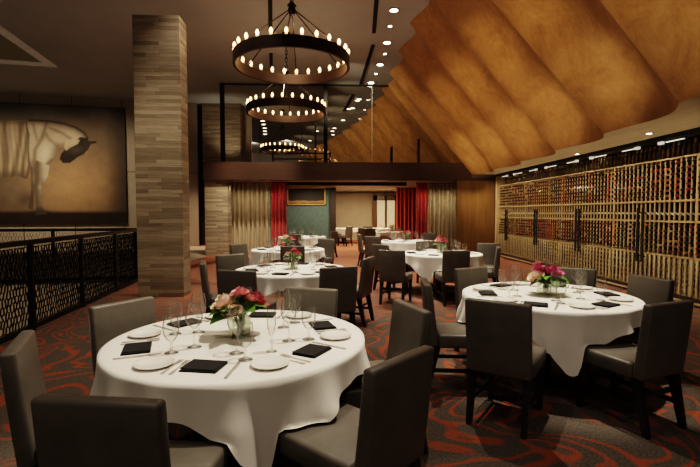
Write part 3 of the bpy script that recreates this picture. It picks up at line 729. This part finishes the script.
# ------------------------------------------------------------------ chairs
def make_chair():
    o = empty('dining_chair')
    bm = BM(); box(bm, (0, .025, .425), (.45, .45, .115), .022, 3); finish('seat', bm, M['leather'], o, True)
    bm = BM()
    quadhull(bm, [(-.218, -.272, .375), (.218, -.272, .375), (.218, -.195, .375), (-.218, -.195, .375)],
             [(-.222, -.335, .90), (.222, -.335, .90), (.222, -.272, .90), (-.222, -.272, .90)], .017, 3)
    bmesh.ops.subdivide_edges(bm, edges=[e for e in bm.edges if abs(e.verts[0].co.z-e.verts[1].co.z) > .2], cuts=4, use_grid_fill=True)
    for v in bm.verts:
        t = (v.co.z-.375)/.525; v.co.y += -.016*math.sin(PI*max(0, min(1, t)))*0+.010*t*t
    finish('backrest', bm, M['leather'], o, True)
    for sx in (-1, 1):
        for y0, y1 in ((.21, .225), (-.215, -.295)):
            bm = BM(); x = sx*.188; x1 = sx*.186
            quadhull(bm, [(x1-.017, y1-.019, 0), (x1+.017, y1-.019, 0), (x1+.017, y1+.019, 0), (x1-.017, y1+.019, 0)],
                     [(x-.027, y0-.03, .375), (x+.027, y0-.03, .375), (x+.027, y0+.03, .375), (x-.027, y0+.03, .375)])
            finish('leg', bm, M['dark_wood'], o)
        bm = BM(); box(bm, (sx*.187, -.02, .17), (.02, .46, .03)); finish('stretcher', bm, M['dark_wood'], o)
    bm = BM(); box(bm, (0, -.235, .26), (.36, .02, .03)); finish('stretcher', bm, M['dark_wood'], o)
    return o
CH0 = make_chair(); ch_used = [False]; chairs = []
def place_chair(x, y, face, label):
    o = copy_tree(CH0) if ch_used[0] else CH0
    ch_used[0] = True
    o.location = (x, y, 0); o.rotation_euler = (0, 0, math.atan2(-face[0], face[1]))
    tag(o, label, 'chair', 'grey leather dining chairs'); chairs.append((x, y, face)); return o
# ------------------------------------------------------------------ tables
TB = {}   # key: centre, cloth corner angle
def T(key, px, py, corner, name, exact=None):
    p = P(px, py, .74) if exact is None else Vector((*exact, .74)); TB[key] = (p.x, p.y, R(corner), name)
d1_ = 2.62
T('1', 0, 0, -68, 'foreground table', (-.56, 2.70))
T('2', 0, 0, -104, 'right table beside the wine wall', (2.01, 3.99))
T('3', 292.5, 269, -40, 'left row second table')
T('4', 288, 249, -60, 'left row third table')
T('5', 441, 253, -121, 'right row second table')
T('6', 406, 241, -100, 'right row third table')
T('7', 392, 231.7, -80, 'right row fourth table')
T('8', 302, 236.5, -80, 'left row fourth table')
T('9', 343, 228.2, -80, 'far room left table')
T('10', 379, 228.2, -80, 'far room right table')
print({k: (round(v[0], 2), round(v[1], 2)) for k, v in TB.items()})
RT = .76
def chair_at(key, pl_, pr_, label, face=None, blend=.6, rmin=.89):
    """pixel positions of the top corners of the back give the place, the table gives the facing"""
    cx, cy = TB[key][:2]
    a, b_ = P(pl_[0], pl_[1], .9), P(pr_[0], pr_[1], .9); c = (a+b_)/2
    to = Vector((cx-c.x, cy-c.y)); to.normalize()
    if face is None:
        ln = Vector((b_.x-a.x, b_.y-a.y)).normalized(); pr = Vector((-ln.y, ln.x))
        if pr.dot(to) < 0: pr = -pr
        face = (pr*blend+to*(1-blend)).normalized()
    else: face = Vector(face).normalized()
    r = math.hypot(c.x-cx, c.y-cy)
    if r < rmin: c = Vector((cx-to.x*rmin, cy-to.y*rmin, .9))
    rt = Vector((face.y, -face.x))
    for _ in range(60):
        o_ = Vector((c.x+face.x*.30, c.y+face.y*.30)); m_ = min((o_+rt*u+face*v-Vector((cx, cy))).length for u in (-.23, -.1, 0, .1, .23) for v in (-.19, -.335))
        if m_ >= (.79 if key in '12' else .90 if key == '4' else .87): break
        c = c-Vector((to.x, to.y, 0))*.02
    place_chair(c.x+face.x*.30, c.y+face.y*.30, face, label)
g = 'grey dining chair '
chair_at('1', (0, 353), (30, 330), g+'cut off by the left photo edge, near left of foreground table')
chair_at('1', (32, 396), (163, 402), g+'from behind at bottom left, near side of the foreground table')
chair_at('1', (371, 371), (430, 345), g+'from behind at bottom centre, near right of foreground table')
chair_at('1', (395, 299), (432, 311), g+'with lit front of its back, far right of foreground table')
chair_at('1', (271, 291), (327, 293), g+'tucked in at the far side of the foreground table')
chair_at('1', (100.5, 307), (165, 297.5), g+'at far left of foreground table, before the stone column')
chair_at('2', (465, 298), (532, 305), g+'seen from behind, near left of the right table beside the wine wall')
chair_at('2', (647, 306), (692, 299), g+'at the right photo edge, near right of wine wall table')
chair_at('2', (630, 274), (675, 280), g+'facing left between the right table and the wine wall')
chair_at('2', (553, 266.5), (595, 269), g+'behind the flowers at far side of wine wall table')
chair_at('2', (456.5, 269), (491, 267), g+'facing the camera at the far left of the wine wall table')
chair_at('2', (421, 281), (429, 281), g+'seen edge on, facing right, left side of wine wall table', face=(1, -.12))
chair_at('3', (198, 262), (206, 262), g+'seen edge on, facing right beside the stone column', face=(1, .25), rmin=.9)
chair_at('3', (218.5, 270), (253.5, 271), g+'seen from behind at the near side of the left row second table')
chair_at('3', (322, 267), (356, 267), g+'seen from behind, near right of the left row second table', face=(-.35, 1))
chair_at('3', (358, 257), (375, 258), g+'facing left by the aisle, right of left row second table', face=(-.93, .38))
chair_at('3', (231, 255), (257, 255), g+'angled at the far left of the left row second table', face=(.65, -.75))
chair_at('4', (280, 246), (305, 246), g+'seen from behind at the near side of the left row third table', face=(-.05, 1))
chair_at('4', (233, 243), (255, 244.5), g+'left of the left row third table, before tan curtain', face=(.8, -.5))
chair_at('4', (317, 239), (336, 238.5), g+'at the far right of the left row third table', face=(-.5, -.85))
chair_at('5', (381, 249.5), (402.5, 250.8), g+'from behind by the aisle, near left of right row second table', face=(.4, .9))
chair_at('5', (372.5, 244), (388, 245), g+'partly hidden by the aisle, left of right row second table', face=(.75, .5))
chair_at('5', (443, 250), (470.5, 251), g+'from behind at near side of right row second table', face=(.0, 1))
chair_at('5', (468, 243), (487.5, 244), g+'facing the camera before the wood panel, right row second table', face=(-.45, -.85))
chair_at('5', (496, 247), (502, 247), g+'seen edge on before the wood panel, facing left', face=(-1, .35))
chair_at('5', (416, 241), (436, 241), g+'behind the flowers at far side of right row second table', face=(.1, -1))
chair_at('6', (372.5, 236), (389, 236), g+'seen from behind, near left of the right row third table', face=(.35, .9))
chair_at('6', (356, 234), (362, 234.5), g+'seen edge on by the aisle, left of the right row third table', face=(1, .1))
chair_at('6', (421, 233), (438, 233), g+'with pale lit top before tan curtain, right row third table', face=(-.5, -.8))
chair_at('7', (357, 227.7), (367, 227.7), g+'in shade at the left of the right row fourth table', face=(.6, .6))
chair_at('7', (366, 228.5), (374, 228.5), g+'in shade, near side of the right row fourth table', face=(.4, 1))
chair_at('8', (326, 231), (337, 231), g+'in shade by the aisle, right of left row fourth table', face=(-.7, .4))
chair_at('8', (288, 234.5), (299, 234.5), g+'in shade, near side of the left row fourth table', face=(.2, 1))
chair_at('9', (344, 226.3), (355, 226.3), g+'in the far room, right of the white cloth beyond the aisle', face=(-.6, .6))
chair_at('9', (328, 224.5), (336, 224.5), g+'in the far room behind the dark post beside the teal wall', face=(.6, .4))
chair_at('10', (364, 226), (372, 226), g+'in the far room before the tan wall, near the glazed doors', face=(.2, 1))

def table(key):
    cx, cy, ca, name = TB[key]
    o = empty('round_table', (cx, cy, 0)); tag(o, 'round pedestal table hidden under its white cloth, '+name, 'table')
    bm = BM(); lathe(bm, [(.001, .700), (.755, .700), (.757, .715), (.755, .733), (.001, .733)], 48); finish('table_top', bm, M['dark_wood'], o, True)
    bm = BM(); lathe(bm, [(.05, .05), (.045, .2), (.045, .69), (.09, .699)], 16); finish('pedestal', bm, M['iron'], o, True)
    bm = BM(); lathe(bm, [(.001, .0), (.30, .0), (.30, .02), (.06, .05), (.001, .05)], 28); finish('base', bm, M['iron'], o, True)
def cloth(key, drop=1.0):
    cx, cy, ca, name = TB[key]; a = .905
    near = [c for c in chairs if math.hypot(c[0]-cx, c[1]-cy) < 1.6]
    bm = BM(); n = 192 if key in '123' else 96
    rs_ = [.15, .35, .55, .70, .745]; ctr = bm.verts.new((0, 0, .742)); rings = []
    for r_ in rs_: rings.append([bm.verts.new((r_*math.cos(2*PI*i/n), r_*math.sin(2*PI*i/n), .742)) for i in range(n)])
    K = 13; rnd = random.Random(hash(key) % 100)
    cols_ = []
    for k in range(K+1):
        ring = []
        for i in range(n):
            th = 2*PI*i/n; q = (th-ca) % (PI/2); q = min(q, PI/2-q)          # angle from the nearest corner
            Rm = a/math.cos(PI/4-q); Rm = min(Rm, 1.235); L = (Rm-.765)*drop
            s = L*k/K
            if k == 0: r_, z = .764, .736
            else:
                amp = min(1, s/.2); corner = math.exp(-(q/.22)**2)
                fold = math.sin(th*13+1.3*math.sin(th*3+cx))*.034+math.sin(th*23+1.7+cx)*.016
                r_ = .768+.05*amp*(s/.45)+amp*fold*(.5+s*2.6)*(1-.4*corner)-.02*corner*amp
                z = .733-s*.985
                if k == 1: r_ = max(r_, .766)
                r_ = max(r_, .764)
            X, Y_ = r_*math.cos(th), r_*math.sin(th)
            for (hx, hy, fc) in near:
                dx, dy = X+cx-hx, Y_+cy-hy; f_ = dx*fc[0]+dy*fc[1]; s_ = dx*fc[1]-dy*fc[0]
                if f_ > -.25 and z < .492:
                    sm = lambda v: max(0, min(1, v))**2*(3-2*max(0, min(1, v)))
                    z += (.492+.0006*k-z)*sm((.285-abs(s_))/.06)*sm((.30-f_)/.05)
                if abs(s_) < .25 and -.36 < f_ < -.165 and z > .3:
                    sh_ = -.165-f_; X += fc[0]*sh_; Y_ += fc[1]*sh_
            ring.append(bm.verts.new((X, Y_, z)))
        rings.append(ring)
    for i in range(n): bm.faces.new((ctr, rings[0][i], rings[0][(i+1) % n]))
    for u, v in zip(rings, rings[1:]):
        for i in range(n): bm.faces.new((u[i], u[(i+1) % n], v[(i+1) % n], v[i]))
    o = finish('tablecloth', bm, M['cloth'], None, True, (cx, cy, 0), angle=180)
    tag(o, 'white square tablecloth hanging in soft folds over the '+name, 'tablecloth', 'white tablecloths')
for k in TB: table(k); cloth(k)

# ------------------------------------------------------------------ tableware
ZT = .7425
def glass_proto(kind):
    if kind == 'wine': prof = [(.040, 0), (.035, .004), (.007, .010), (.0048, .03), (.0048, .10), (.014, .112), (.038, .135), (.048, .165), (.046, .205), (.038, .25)]
    elif kind == 'goblet': prof = [(.038, 0), (.033, .004), (.008, .010), (.0055, .025), (.0065, .06), (.024, .075), (.040, .105), (.043, .145), (.038, .195)]
    else: prof = [(.030, 0), (.027, .004), (.006, .010), (.0045, .03), (.0045, .085), (.014, .105), (.024, .15), (.025, .19), (.021, .245)]
    bm = BM(); lathe(bm, prof, 20, cap0=True)
    n = {'wine': 'wine_glass', 'goblet': 'water_goblet', 'flute': 'champagne_flute'}[kind]
    me = bpy.data.meshes.new(n); bm.to_mesh(me); bm.free(); me.materials.append(M['glass']); me.polygons.foreach_set('use_smooth', [True]*len(me.polygons))
    return me
GM = {k: glass_proto(k) for k in ('wine', 'goblet', 'flute')}
def mesh_of(bm, name, m, smooth=False):
    bmesh.ops.recalc_face_normals(bm, faces=bm.faces)
    me = bpy.data.meshes.new(name); bm.to_mesh(me); bm.free(); me.materials.append(m)
    if smooth: me.polygons.foreach_set('use_smooth', [True]*len(me.polygons))
    return me
bm = BM(); lathe(bm, [(.001, .004), (.055, .004), (.06, .006), (.093, .015), (.097, .017), (.094, .012), (.06, .0), (.001, .0)], 32); PLM = mesh_of(bm, 'bread_plate', M['china'], True)
bm = BM()
box(bm, (0, 0, .003), (.185, .145, .006), .002, 2); box(bm, (.003, .003, .0085), (.180, .140, .005), .002, 2, Matrix.Rotation(.03, 3, 'Z')); box(bm, (-.004, .004, .013), (.176, .136, .004), .002, 2, Matrix.Rotation(-.02, 3, 'Z'))
NAM = mesh_of(bm, 'folded_napkin', M['napkin'], False)
def flat_poly(bm, pts, z0, z1):
    a = [bm.verts.new((x, y, z0)) for x, y in pts]; b_ = [bm.verts.new((x, y, z1)) for x, y in pts]
    bm.faces.new(a[::-1]); bm.faces.new(b_)
    for i in range(len(pts)): j = (i+1) % len(pts); bm.faces.new((a[i], a[j], b_[j], b_[i]))
bm = BM()   # fork, tines towards +y
flat_poly(bm, [(-.008, -.10), (.008, -.10), (.009, -.085), (.0035, -.02), (.0035, .03), (.012, .045), (.013, .062), (-.013, .062), (-.012, .045), (-.0035, .03), (-.0035, -.02), (-.009, -.085)], .001, .0035)
for x in (-.0112, -.0040, .0032, .0104): flat_poly(bm, [(x-.0018, .06), (x+.0022, .06), (x+.0014, .105), (x-.0010, .105)], .001, .0035)
FKM = mesh_of(bm, 'fork', M['steel'])
bm = BM()
flat_poly(bm, [(-.008, -.115), (.008, -.115), (.008, -.02), (.011, 0), (.011, .085), (.004, .115), (-.007, .118), (-.007, -.02)], .001, .004)
KNM = mesh_of(bm, 'knife', M['steel'])
def put(name, me, x, y, z, rz, label, cat, group):
    o = bpy.data.objects.new(name, me); C.objects.link(o); o.location = (x, y, z); o.rotation_euler = (0, 0, rz); tag(o, label, cat, group)
def seatword(phi):
    d = math.degrees(phi) % 360
    return [(30, 'far right'), (90, 'far side'), (150, 'far left'), (210, 'near left'), (270, 'near side'), (330, 'near right')][min(5, int(d//60))][1]
def setting(key, phi, cut=True, glasses=('goblet', 'wine'), plate=True, jit=0, forks=2):
    cx, cy, ca, name = TB[key]; w = seatword(phi)
    out = Vector((math.cos(phi), math.sin(phi))); left = Vector((math.sin(phi), -math.cos(phi)))*1.0
    rz = math.atan2(-out.x, out.y)+PI        # +y points inwards
    rnd = random.Random(int(math.degrees(phi)*10)+ord(key[0])); J = lambda s: rnd.uniform(-s, s)
    def at(l, r): v = out*r+left*l; return cx+v.x, cy+v.y
    tn = ' at the %s of the %s' % (w, name)
    if plate: x, y = at(.265+J(.02), .525+J(.015)); put('bread_plate', PLM, x, y, ZT, rz, 'white bread plate'+tn, 'plate', 'bread plates')
    x, y = at(J(.01), .56+J(.015)); put('folded_napkin', NAM, x, y, ZT, rz+J(.12), 'black folded napkin'+tn, 'napkin', 'black napkins')
    if cut:
        x, y = at(.128, .555); put('fork', FKM, x, y, ZT, rz+J(.05), 'inner steel dinner fork'+tn, 'fork', 'forks')
        if forks > 1: x, y = at(.168, .55); put('fork', FKM, x, y, ZT, rz+J(.06), 'outer steel salad fork'+tn, 'fork', 'forks')
        x, y = at(-.145, .57); put('knife', KNM, x, y, ZT, rz+J(.05), 'steel table knife'+tn, 'knife', 'knives')
    gp = {'goblet': (-.17, .40, 'clear stemmed water goblet', 'water_goblet'), 'wine': (-.085, .30, 'tall clear wine glass', 'wine_glass'), 'flute': (-.25, .30, 'slim clear champagne flute', 'champagne_flute')}
    for g_ in glasses:
        l, r_, lb, nm = gp[g_]; x, y = at(l+J(.025), r_+J(.025)); put(nm, GM[g_], x, y, ZT, 0, lb+tn, 'glass', lb.replace('clear ', '')+'es' if lb.endswith('glass') else lb.replace('clear ', '')+'s')
for i in range(6):
    setting('1', R(-96+60*i), glasses=('goblet', 'wine') if i not in (0, 1, 5) else ('goblet', 'wine', 'flute') if i == 0 else ('goblet', 'wine'))
for i in range(6): setting('2', R(-124+60*i))
for i in range(6): setting('3', R(-100+60*i), forks=1)
for i in range(6): setting('4', R(-98+60*i), cut=False)
for i in range(6): setting('5', R(-118+60*i), cut=False)
for i in range(6): setting('6', R(-112+60*i), cut=False)
for k_ in ('7', '8'):
    for i in range(6): setting(k_, R(-110+60*i), cut=False, plate=False)
for k_ in ('9', '10'):
    for i in range(0, 6, 2): setting(k_, R(-110+60*i), cut=False, plate=False, glasses=('goblet',))

# ------------------------------------------------------------------ flowers
def rose_bm(r, seed=0, layers=4):
    rnd = random.Random(seed); bm = BM()
    for L_ in range(layers):
        rr_ = r*(.30+.70*L_/(layers-1)); n = 3+L_*1; h = r*(1.25-.22*L_)
        for k in range(n):
            a0 = 2*PI*k/n+L_*.8+rnd.uniform(-.2, .2); wdt = 2*PI/n*1.25; g_ = []
            for u in range(6):
                a = a0+wdt*(u/5-.5); row = []
                for v in range(5):
                    t = v/4; e = 1-abs(u/5-.5)*2
                    rad = rr_*(math.sin(PI*.5*min(1, t*1.5))*.95+.18*max(0, t-.6)*(1+L_*.6))
                    row.append(bm.verts.new((rad*math.cos(a), rad*math.sin(a), -r*.45+h*t*(.75+.25*e)+rnd.uniform(-.02, .02)*r)))
                g_.append(row)
            for u in range(5):
                for v in range(4): bm.faces.new((g_[u][v], g_[u+1][v], g_[u+1][v+1], g_[u][v+1]))
    lathe(bm, [(.001, -r*.3), (r*.35, -r*.1), (r*.32, r*.45), (.001, r*.6)], 10)
    return bm
def leaf_bm(L_, W_):
    bm = BM(); g_ = []
    for i in range(8):
        t = i/7; w = W_*math.sin(PI*t**.8)*.5+.001; x = L_*t; z = -.25*L_*t*t+.12*L_*t
        g_.append([bm.verts.new((x, -w, z+w*.25)), bm.verts.new((x, 0, z)), bm.verts.new((x, w, z+w*.25))])
    for a, b_ in zip(g_, g_[1:]):
        for j in range(2): bm.faces.new((a[j], b_[j], b_[j+1], a[j+1]))
    return bm
def arrangement(key, palette, label, big=True, seed=1, sc_=1.3, dz=0, nl=None, lsz=1):
    cx, cy = TB[key][:2]; rnd = random.Random(seed)
    o = empty('flower_arrangement', (cx, cy, ZT), .4); o.scale = (sc_, sc_, sc_); tag(o, label, 'flowers')
    s = .040; hz = .095+dz*.8
    bm = BM()
    for sx, sy, wx, wy in ((0, -s, 2*s, .006), (0, s, 2*s, .006), (-s, 0, .006, 2*s-.006), (s, 0, .006, 2*s-.006)): box(bm, (sx, sy, hz/2), (wx, wy, hz))
    box(bm, (0, 0, .006), (2*s, 2*s, .012)); finish('vase', bm, M['vase'], o)
    bm = BM()
    for k in range(16):
        a = rnd.uniform(0, 2*PI); r0 = rnd.uniform(0, .03); a2 = a+rnd.uniform(-.5, .5); r1 = rnd.uniform(.015, .04)
        tube(bm, (r0*math.cos(a+2), r0*math.sin(a+2), .014), (r1*math.cos(a2), r1*math.sin(a2), .15), .004, seg=5)
    finish('stems', bm, M['stem'], o, True)
    for k, (mm, r_, x, y, z) in enumerate(palette):
        bm = rose_bm(r_, seed*10+k, 4 if r_ > .03 else 3); q = finish('rose', bm, M[mm], o, True, (x, y, z+dz), angle=180)
        q.rotation_euler = (-y*6, x*6, 0)
    nl = nl or (14 if big else 8)
    for k in range(nl):
        a = 2*PI*k/nl+rnd.uniform(-.3, .3); bm = leaf_bm(rnd.uniform(.07, .12)*lsz, rnd.uniform(.05, .075)*lsz)
        q = finish('leaf', bm, M['green'], o, True, (.03*math.cos(a), .03*math.sin(a), rnd.uniform(.11, .15)+dz), angle=180); q.rotation_euler = (rnd.uniform(-.4, .4), rnd.uniform(-.5, .35), a)
arrangement('1', [('rose', .062, .075, .005, .165), ('pink', .036, .0, -.02, .215), ('pink', .026, .045, -.045, .185), ('blush', .058, -.07, .01, .165), ('blush', .045, -.045, -.055, .135), ('pink', .024, .03, .055, .19), ('blush', .035, -.02, .055, .18)], 'square vase of pink, blush and red roses on the foreground table', seed=2, nl=10, lsz=1.5)
arrangement('2', [('magenta', .058, .0, -.035, .17), ('magenta', .034, -.055, .02, .19), ('pink', .030, .095, .0, .165), ('blush', .045, -.095, .0, .145), ('pink', .026, -.03, .05, .21), ('green', .04, .04, .04, .17)], 'square vase of magenta roses and green leaves on the wine wall table', seed=5, sc_=1.55, dz=-.03, nl=26)
arrangement('3', [('rose', .045, .04, -.01, .17), ('pink', .04, .03, .03, .19), ('pink', .03, -.05, 0, .16), ('blush', .035, -.03, .03, .15)], 'square vase of pink roses on the left row second table', False, 7)
arrangement('4', [('pink', .05, .05, -.02, .17), ('blush', .06, -.05, 0, .19), ('rose', .045, .09, 0, .17), ('blush', .04, 0, .04, .2)], 'vase of blush and pink flowers on the left row third table', False, 9)
arrangement('5', [('magenta', .06, .02, -.02, .18), ('pink', .05, -.05, .0, .19), ('magenta', .045, .07, .02, .18), ('pink', .04, -.01, .04, .22)], 'vase of magenta and pink flowers on the right row second table', False, 11)
arrangement('6', [('pink', .06, .02, -.02, .18), ('rose', .05, -.05, 0, .18), ('pink', .05, .07, 0, .18)], 'vase of pink flowers on the right row third table', False, 13)
arrangement('7', [('pink', .06, .02, -.02, .18), ('blush', .05, -.05, 0, .18)], 'vase of pale pink flowers on the right row fourth table', False, 15)
# ------------------------------------------------------------------ light
def aim(o, t):
    d = Vector(t)-o.location; o.rotation_euler = d.to_track_quat('-Z', 'Y').to_euler()
def spot(loc, tgt, e, ang, c=(1, .86, .68), blend=.6, size=.08):
    l = bpy.data.lights.new('spot', 'SPOT'); l.energy = e; l.spot_size = R(ang); l.spot_blend = blend; l.color = c; l.shadow_soft_size = size
    o = bpy.data.objects.new('spot_lamp', l); C.objects.link(o); o.location = loc; aim(o, tgt); return o
def area(loc, tgt, e, sx, sy, c=(1, .8, .58), spread=180):
    l = bpy.data.lights.new('area', 'AREA'); l.shape = 'RECTANGLE'; l.size = sx; l.size_y = sy; l.energy = e; l.color = c; l.spread = R(spread)
    o = bpy.data.objects.new('area_lamp', l); C.objects.link(o); o.location = loc; aim(o, tgt); return o
def point(loc, e, c=(1, .62, .32), r=.1):
    l = bpy.data.lights.new('point', 'POINT'); l.energy = e; l.color = c; l.shadow_soft_size = r
    o = bpy.data.objects.new('point_lamp', l); C.objects.link(o); o.location = loc; return o
tx = lambda k: (TB[k][0], TB[k][1], .74)
spot((1.3, 2.9, 6.3), tx('1'), 780, 24, blend=.5)
spot((1.9, 4.6, 6.3), tx('2'), 900, 22, blend=.5)
spot((-.2, 6.3, 6.3), tx('3'), 560, 22)
spot((-.6, 9.3, 6.3), tx('4'), 700, 20)
spot((1.7, 8.6, 6.3), tx('5'), 950, 22)
spot((1.5, 12.2, 6.3), tx('6'), 850, 20)
spot((-.9, 14.2, 6.3), tx('8'), 500, 20)
# general warm fill from the ceiling
for x_, y_, e_ in ((-1.6, 2.5, 110), (.8, 5.6, 380), (-1.9, 7.4, 220), (1.6, 9.0, 480), (.3, 9.6, 520), (1.2, 13.4, 560), (-1.5, 12.6, 450), (3.0, 6.4, 90)):
    spot((x_, y_, 6.40), (x_, y_, 0), e_, 85, (1, .87, .70), .7, .05)
# added fill spots behind the camera, brightening the foreground chairs
for x_, y_, e_ in ((-2.2, -1.2, 50), (0, -1.6, 60), (2.4, -1.2, 85), (4.2, .6, 110)):
    spot((x_, y_, 6.3), (x_*.5+.5, 3.2, .3), e_, 70, (1, .88, .72), 1, .05)
# vault wash, from the near side, and one glow low on every flute
for k in range(2, 8):
    m_ = (steps[k][0]*.42+steps[k+1][0]*.58); n_ = (steps[k][1]*.42+steps[k+1][1]*.58)
    tg = m_.lerp(n_, .17)
    spot((tg.x-1.25, tg.y-1.25, 2.72), tg, 56, 52, (1, .86, .60), 1, .03)
    tg = m_.lerp(n_, .38)
    spot((.9, tg.y-4.4, 5.0), tg, 260, 40, (1, .80, .50), 1, .04)
# wine wall: soffit downlights plus added spots graze the racks, floor uplights reach the lower racks and the soffit
for k in range(10):
    y_ = 15.4-1.03*k-.5
    spot((5.15, y_, 2.82), (6.0, y_, 1.5), 26, 110, (1, .84, .62), 1, .03)
    spot((4.4, y_, 2.82), (5.9, y_, .5), 34, 70, (1, .88, .66), 1, .03)  # extra row added as fill for the lower racks
    spot((5.5, y_, .03), (5.55, y_, 2.8), 26, 75, (1, .86, .60), 1, .02)
# under the balcony edge, grazing the curtains and the wood panel
for px in (236, 250, 264, 279, 421, 434, 446, 457):
    q = PY(px, 200, 16.0)
    spot((q.x, 15.8, bz0-.03), (q.x, 16.5, .7), 15, 110, (1, .88, .66), 1, .03)
for px in (468, 480, 491):
    q = PY(px, 200, 14.6); spot((q.x, 14.7, 2.8), (q.x, 15.4, .9), 40, 80, (1, .86, .60), 1, .03)
# paintings, column, walls
pc = w0+wd*(pu1-3.0)
for u_ in (-5.6, -3.2, -1.0): spot((w0.x+wd.x*(pu1+u_)+wn.x*4.6, w0.y+wd.y*(pu1+u_)+wn.y*4.6, 6.3), (w0.x+wd.x*(pu1+u_), w0.y+wd.y*(pu1+u_), 2.5), 460, 75, (1, .84, .62), 1)
spot((cl.x+.9, cl.y-2.6, 6.2), (cl.x+.42, cl.y, 1.9), 330, 40, (1, .86, .66), 1)
spot((pl.x+1.2, 13.2, 6.2), (pl.x+.4, 15.6, 1.4), 420, 30, (1, .82, .6), .8)
spot((3.4, 13.0, 6.2), (4.4, 16.3, 1.5), 1000, 46, (1, .88, .68), .8)
spot((-2.3, 13.0, 6.2), (-2.6, 16.3, 1.5), 1000, 46, (1, .88, .68), .8)
spot((-6, 18.6, 6.2), (-5.9, 19.4, 0), 1200, 36, (1, .72, .5), .8)
spot((-4.4, 19.3, 3.6), (-4.6, 20.4, 6.2), 60, 90, (1, .86, .66), 1)
# far room
for x, y, e in ((.9, 18.4, 70), (1.2, 21.5, 75), (-1.0, 18.6, 34), (3.0, 21.8, 42)):
    area((x, y, bz0-.06), (x, y, 0), e, .8, .8, (1, .78, .52))
# upper floor behind the glass
spot((-5.5, 31, 6.3), (-5.5, 37, 4.4), 170, 110, (1, .86, .70), 1, .04); spot((-3, 30, 6.3), (-3, 37, 4.4), 170, 110, (1, .86, .70), 1, .04); 
for y_ in (17.5, 19.5, 21.5, 23.5, 25.5, 28, 31, 34): spot((topX(y_)-2.6, y_-3.5, 5.9), (topX(y_)+1.2, y_, 4.6), 230, 80, (1, .80, .52), 1, .04)
# stairwell
point((-7, 6.5, -1.0), 60, (1, .84, .64), .3)
# chandeliers
point((PY(292.3, 100, D1).x, D1, 4.7), 22, (1, .7, .42), .03); point((PY(286.5, 100, D2).x, D2, 4.7), 16, (1, .7, .42), .03); point((PY(282, 100, D3).x, D3, 4.8), 14, (1, .7, .42), .03)

w = bpy.data.worlds.new('world'); w.use_nodes = True; w.node_tree.nodes['Background'].inputs[0].default_value = (.9, .72, .55, 1); w.node_tree.nodes['Background'].inputs[1].default_value = .10
sc = bpy.context.scene; sc.world = w
sc.view_settings.view_transform = 'Filmic'; sc.view_settings.look = 'High Contrast'; sc.view_settings.exposure = 0.55
sc.cycles.max_bounces = 6; sc.cycles.transparent_max_bounces = 24; sc.cycles.sample_clamp_indirect = 3; sc.cycles.caustics_reflective = False; sc.cycles.caustics_refractive = False
sc.cycles.use_denoising = True
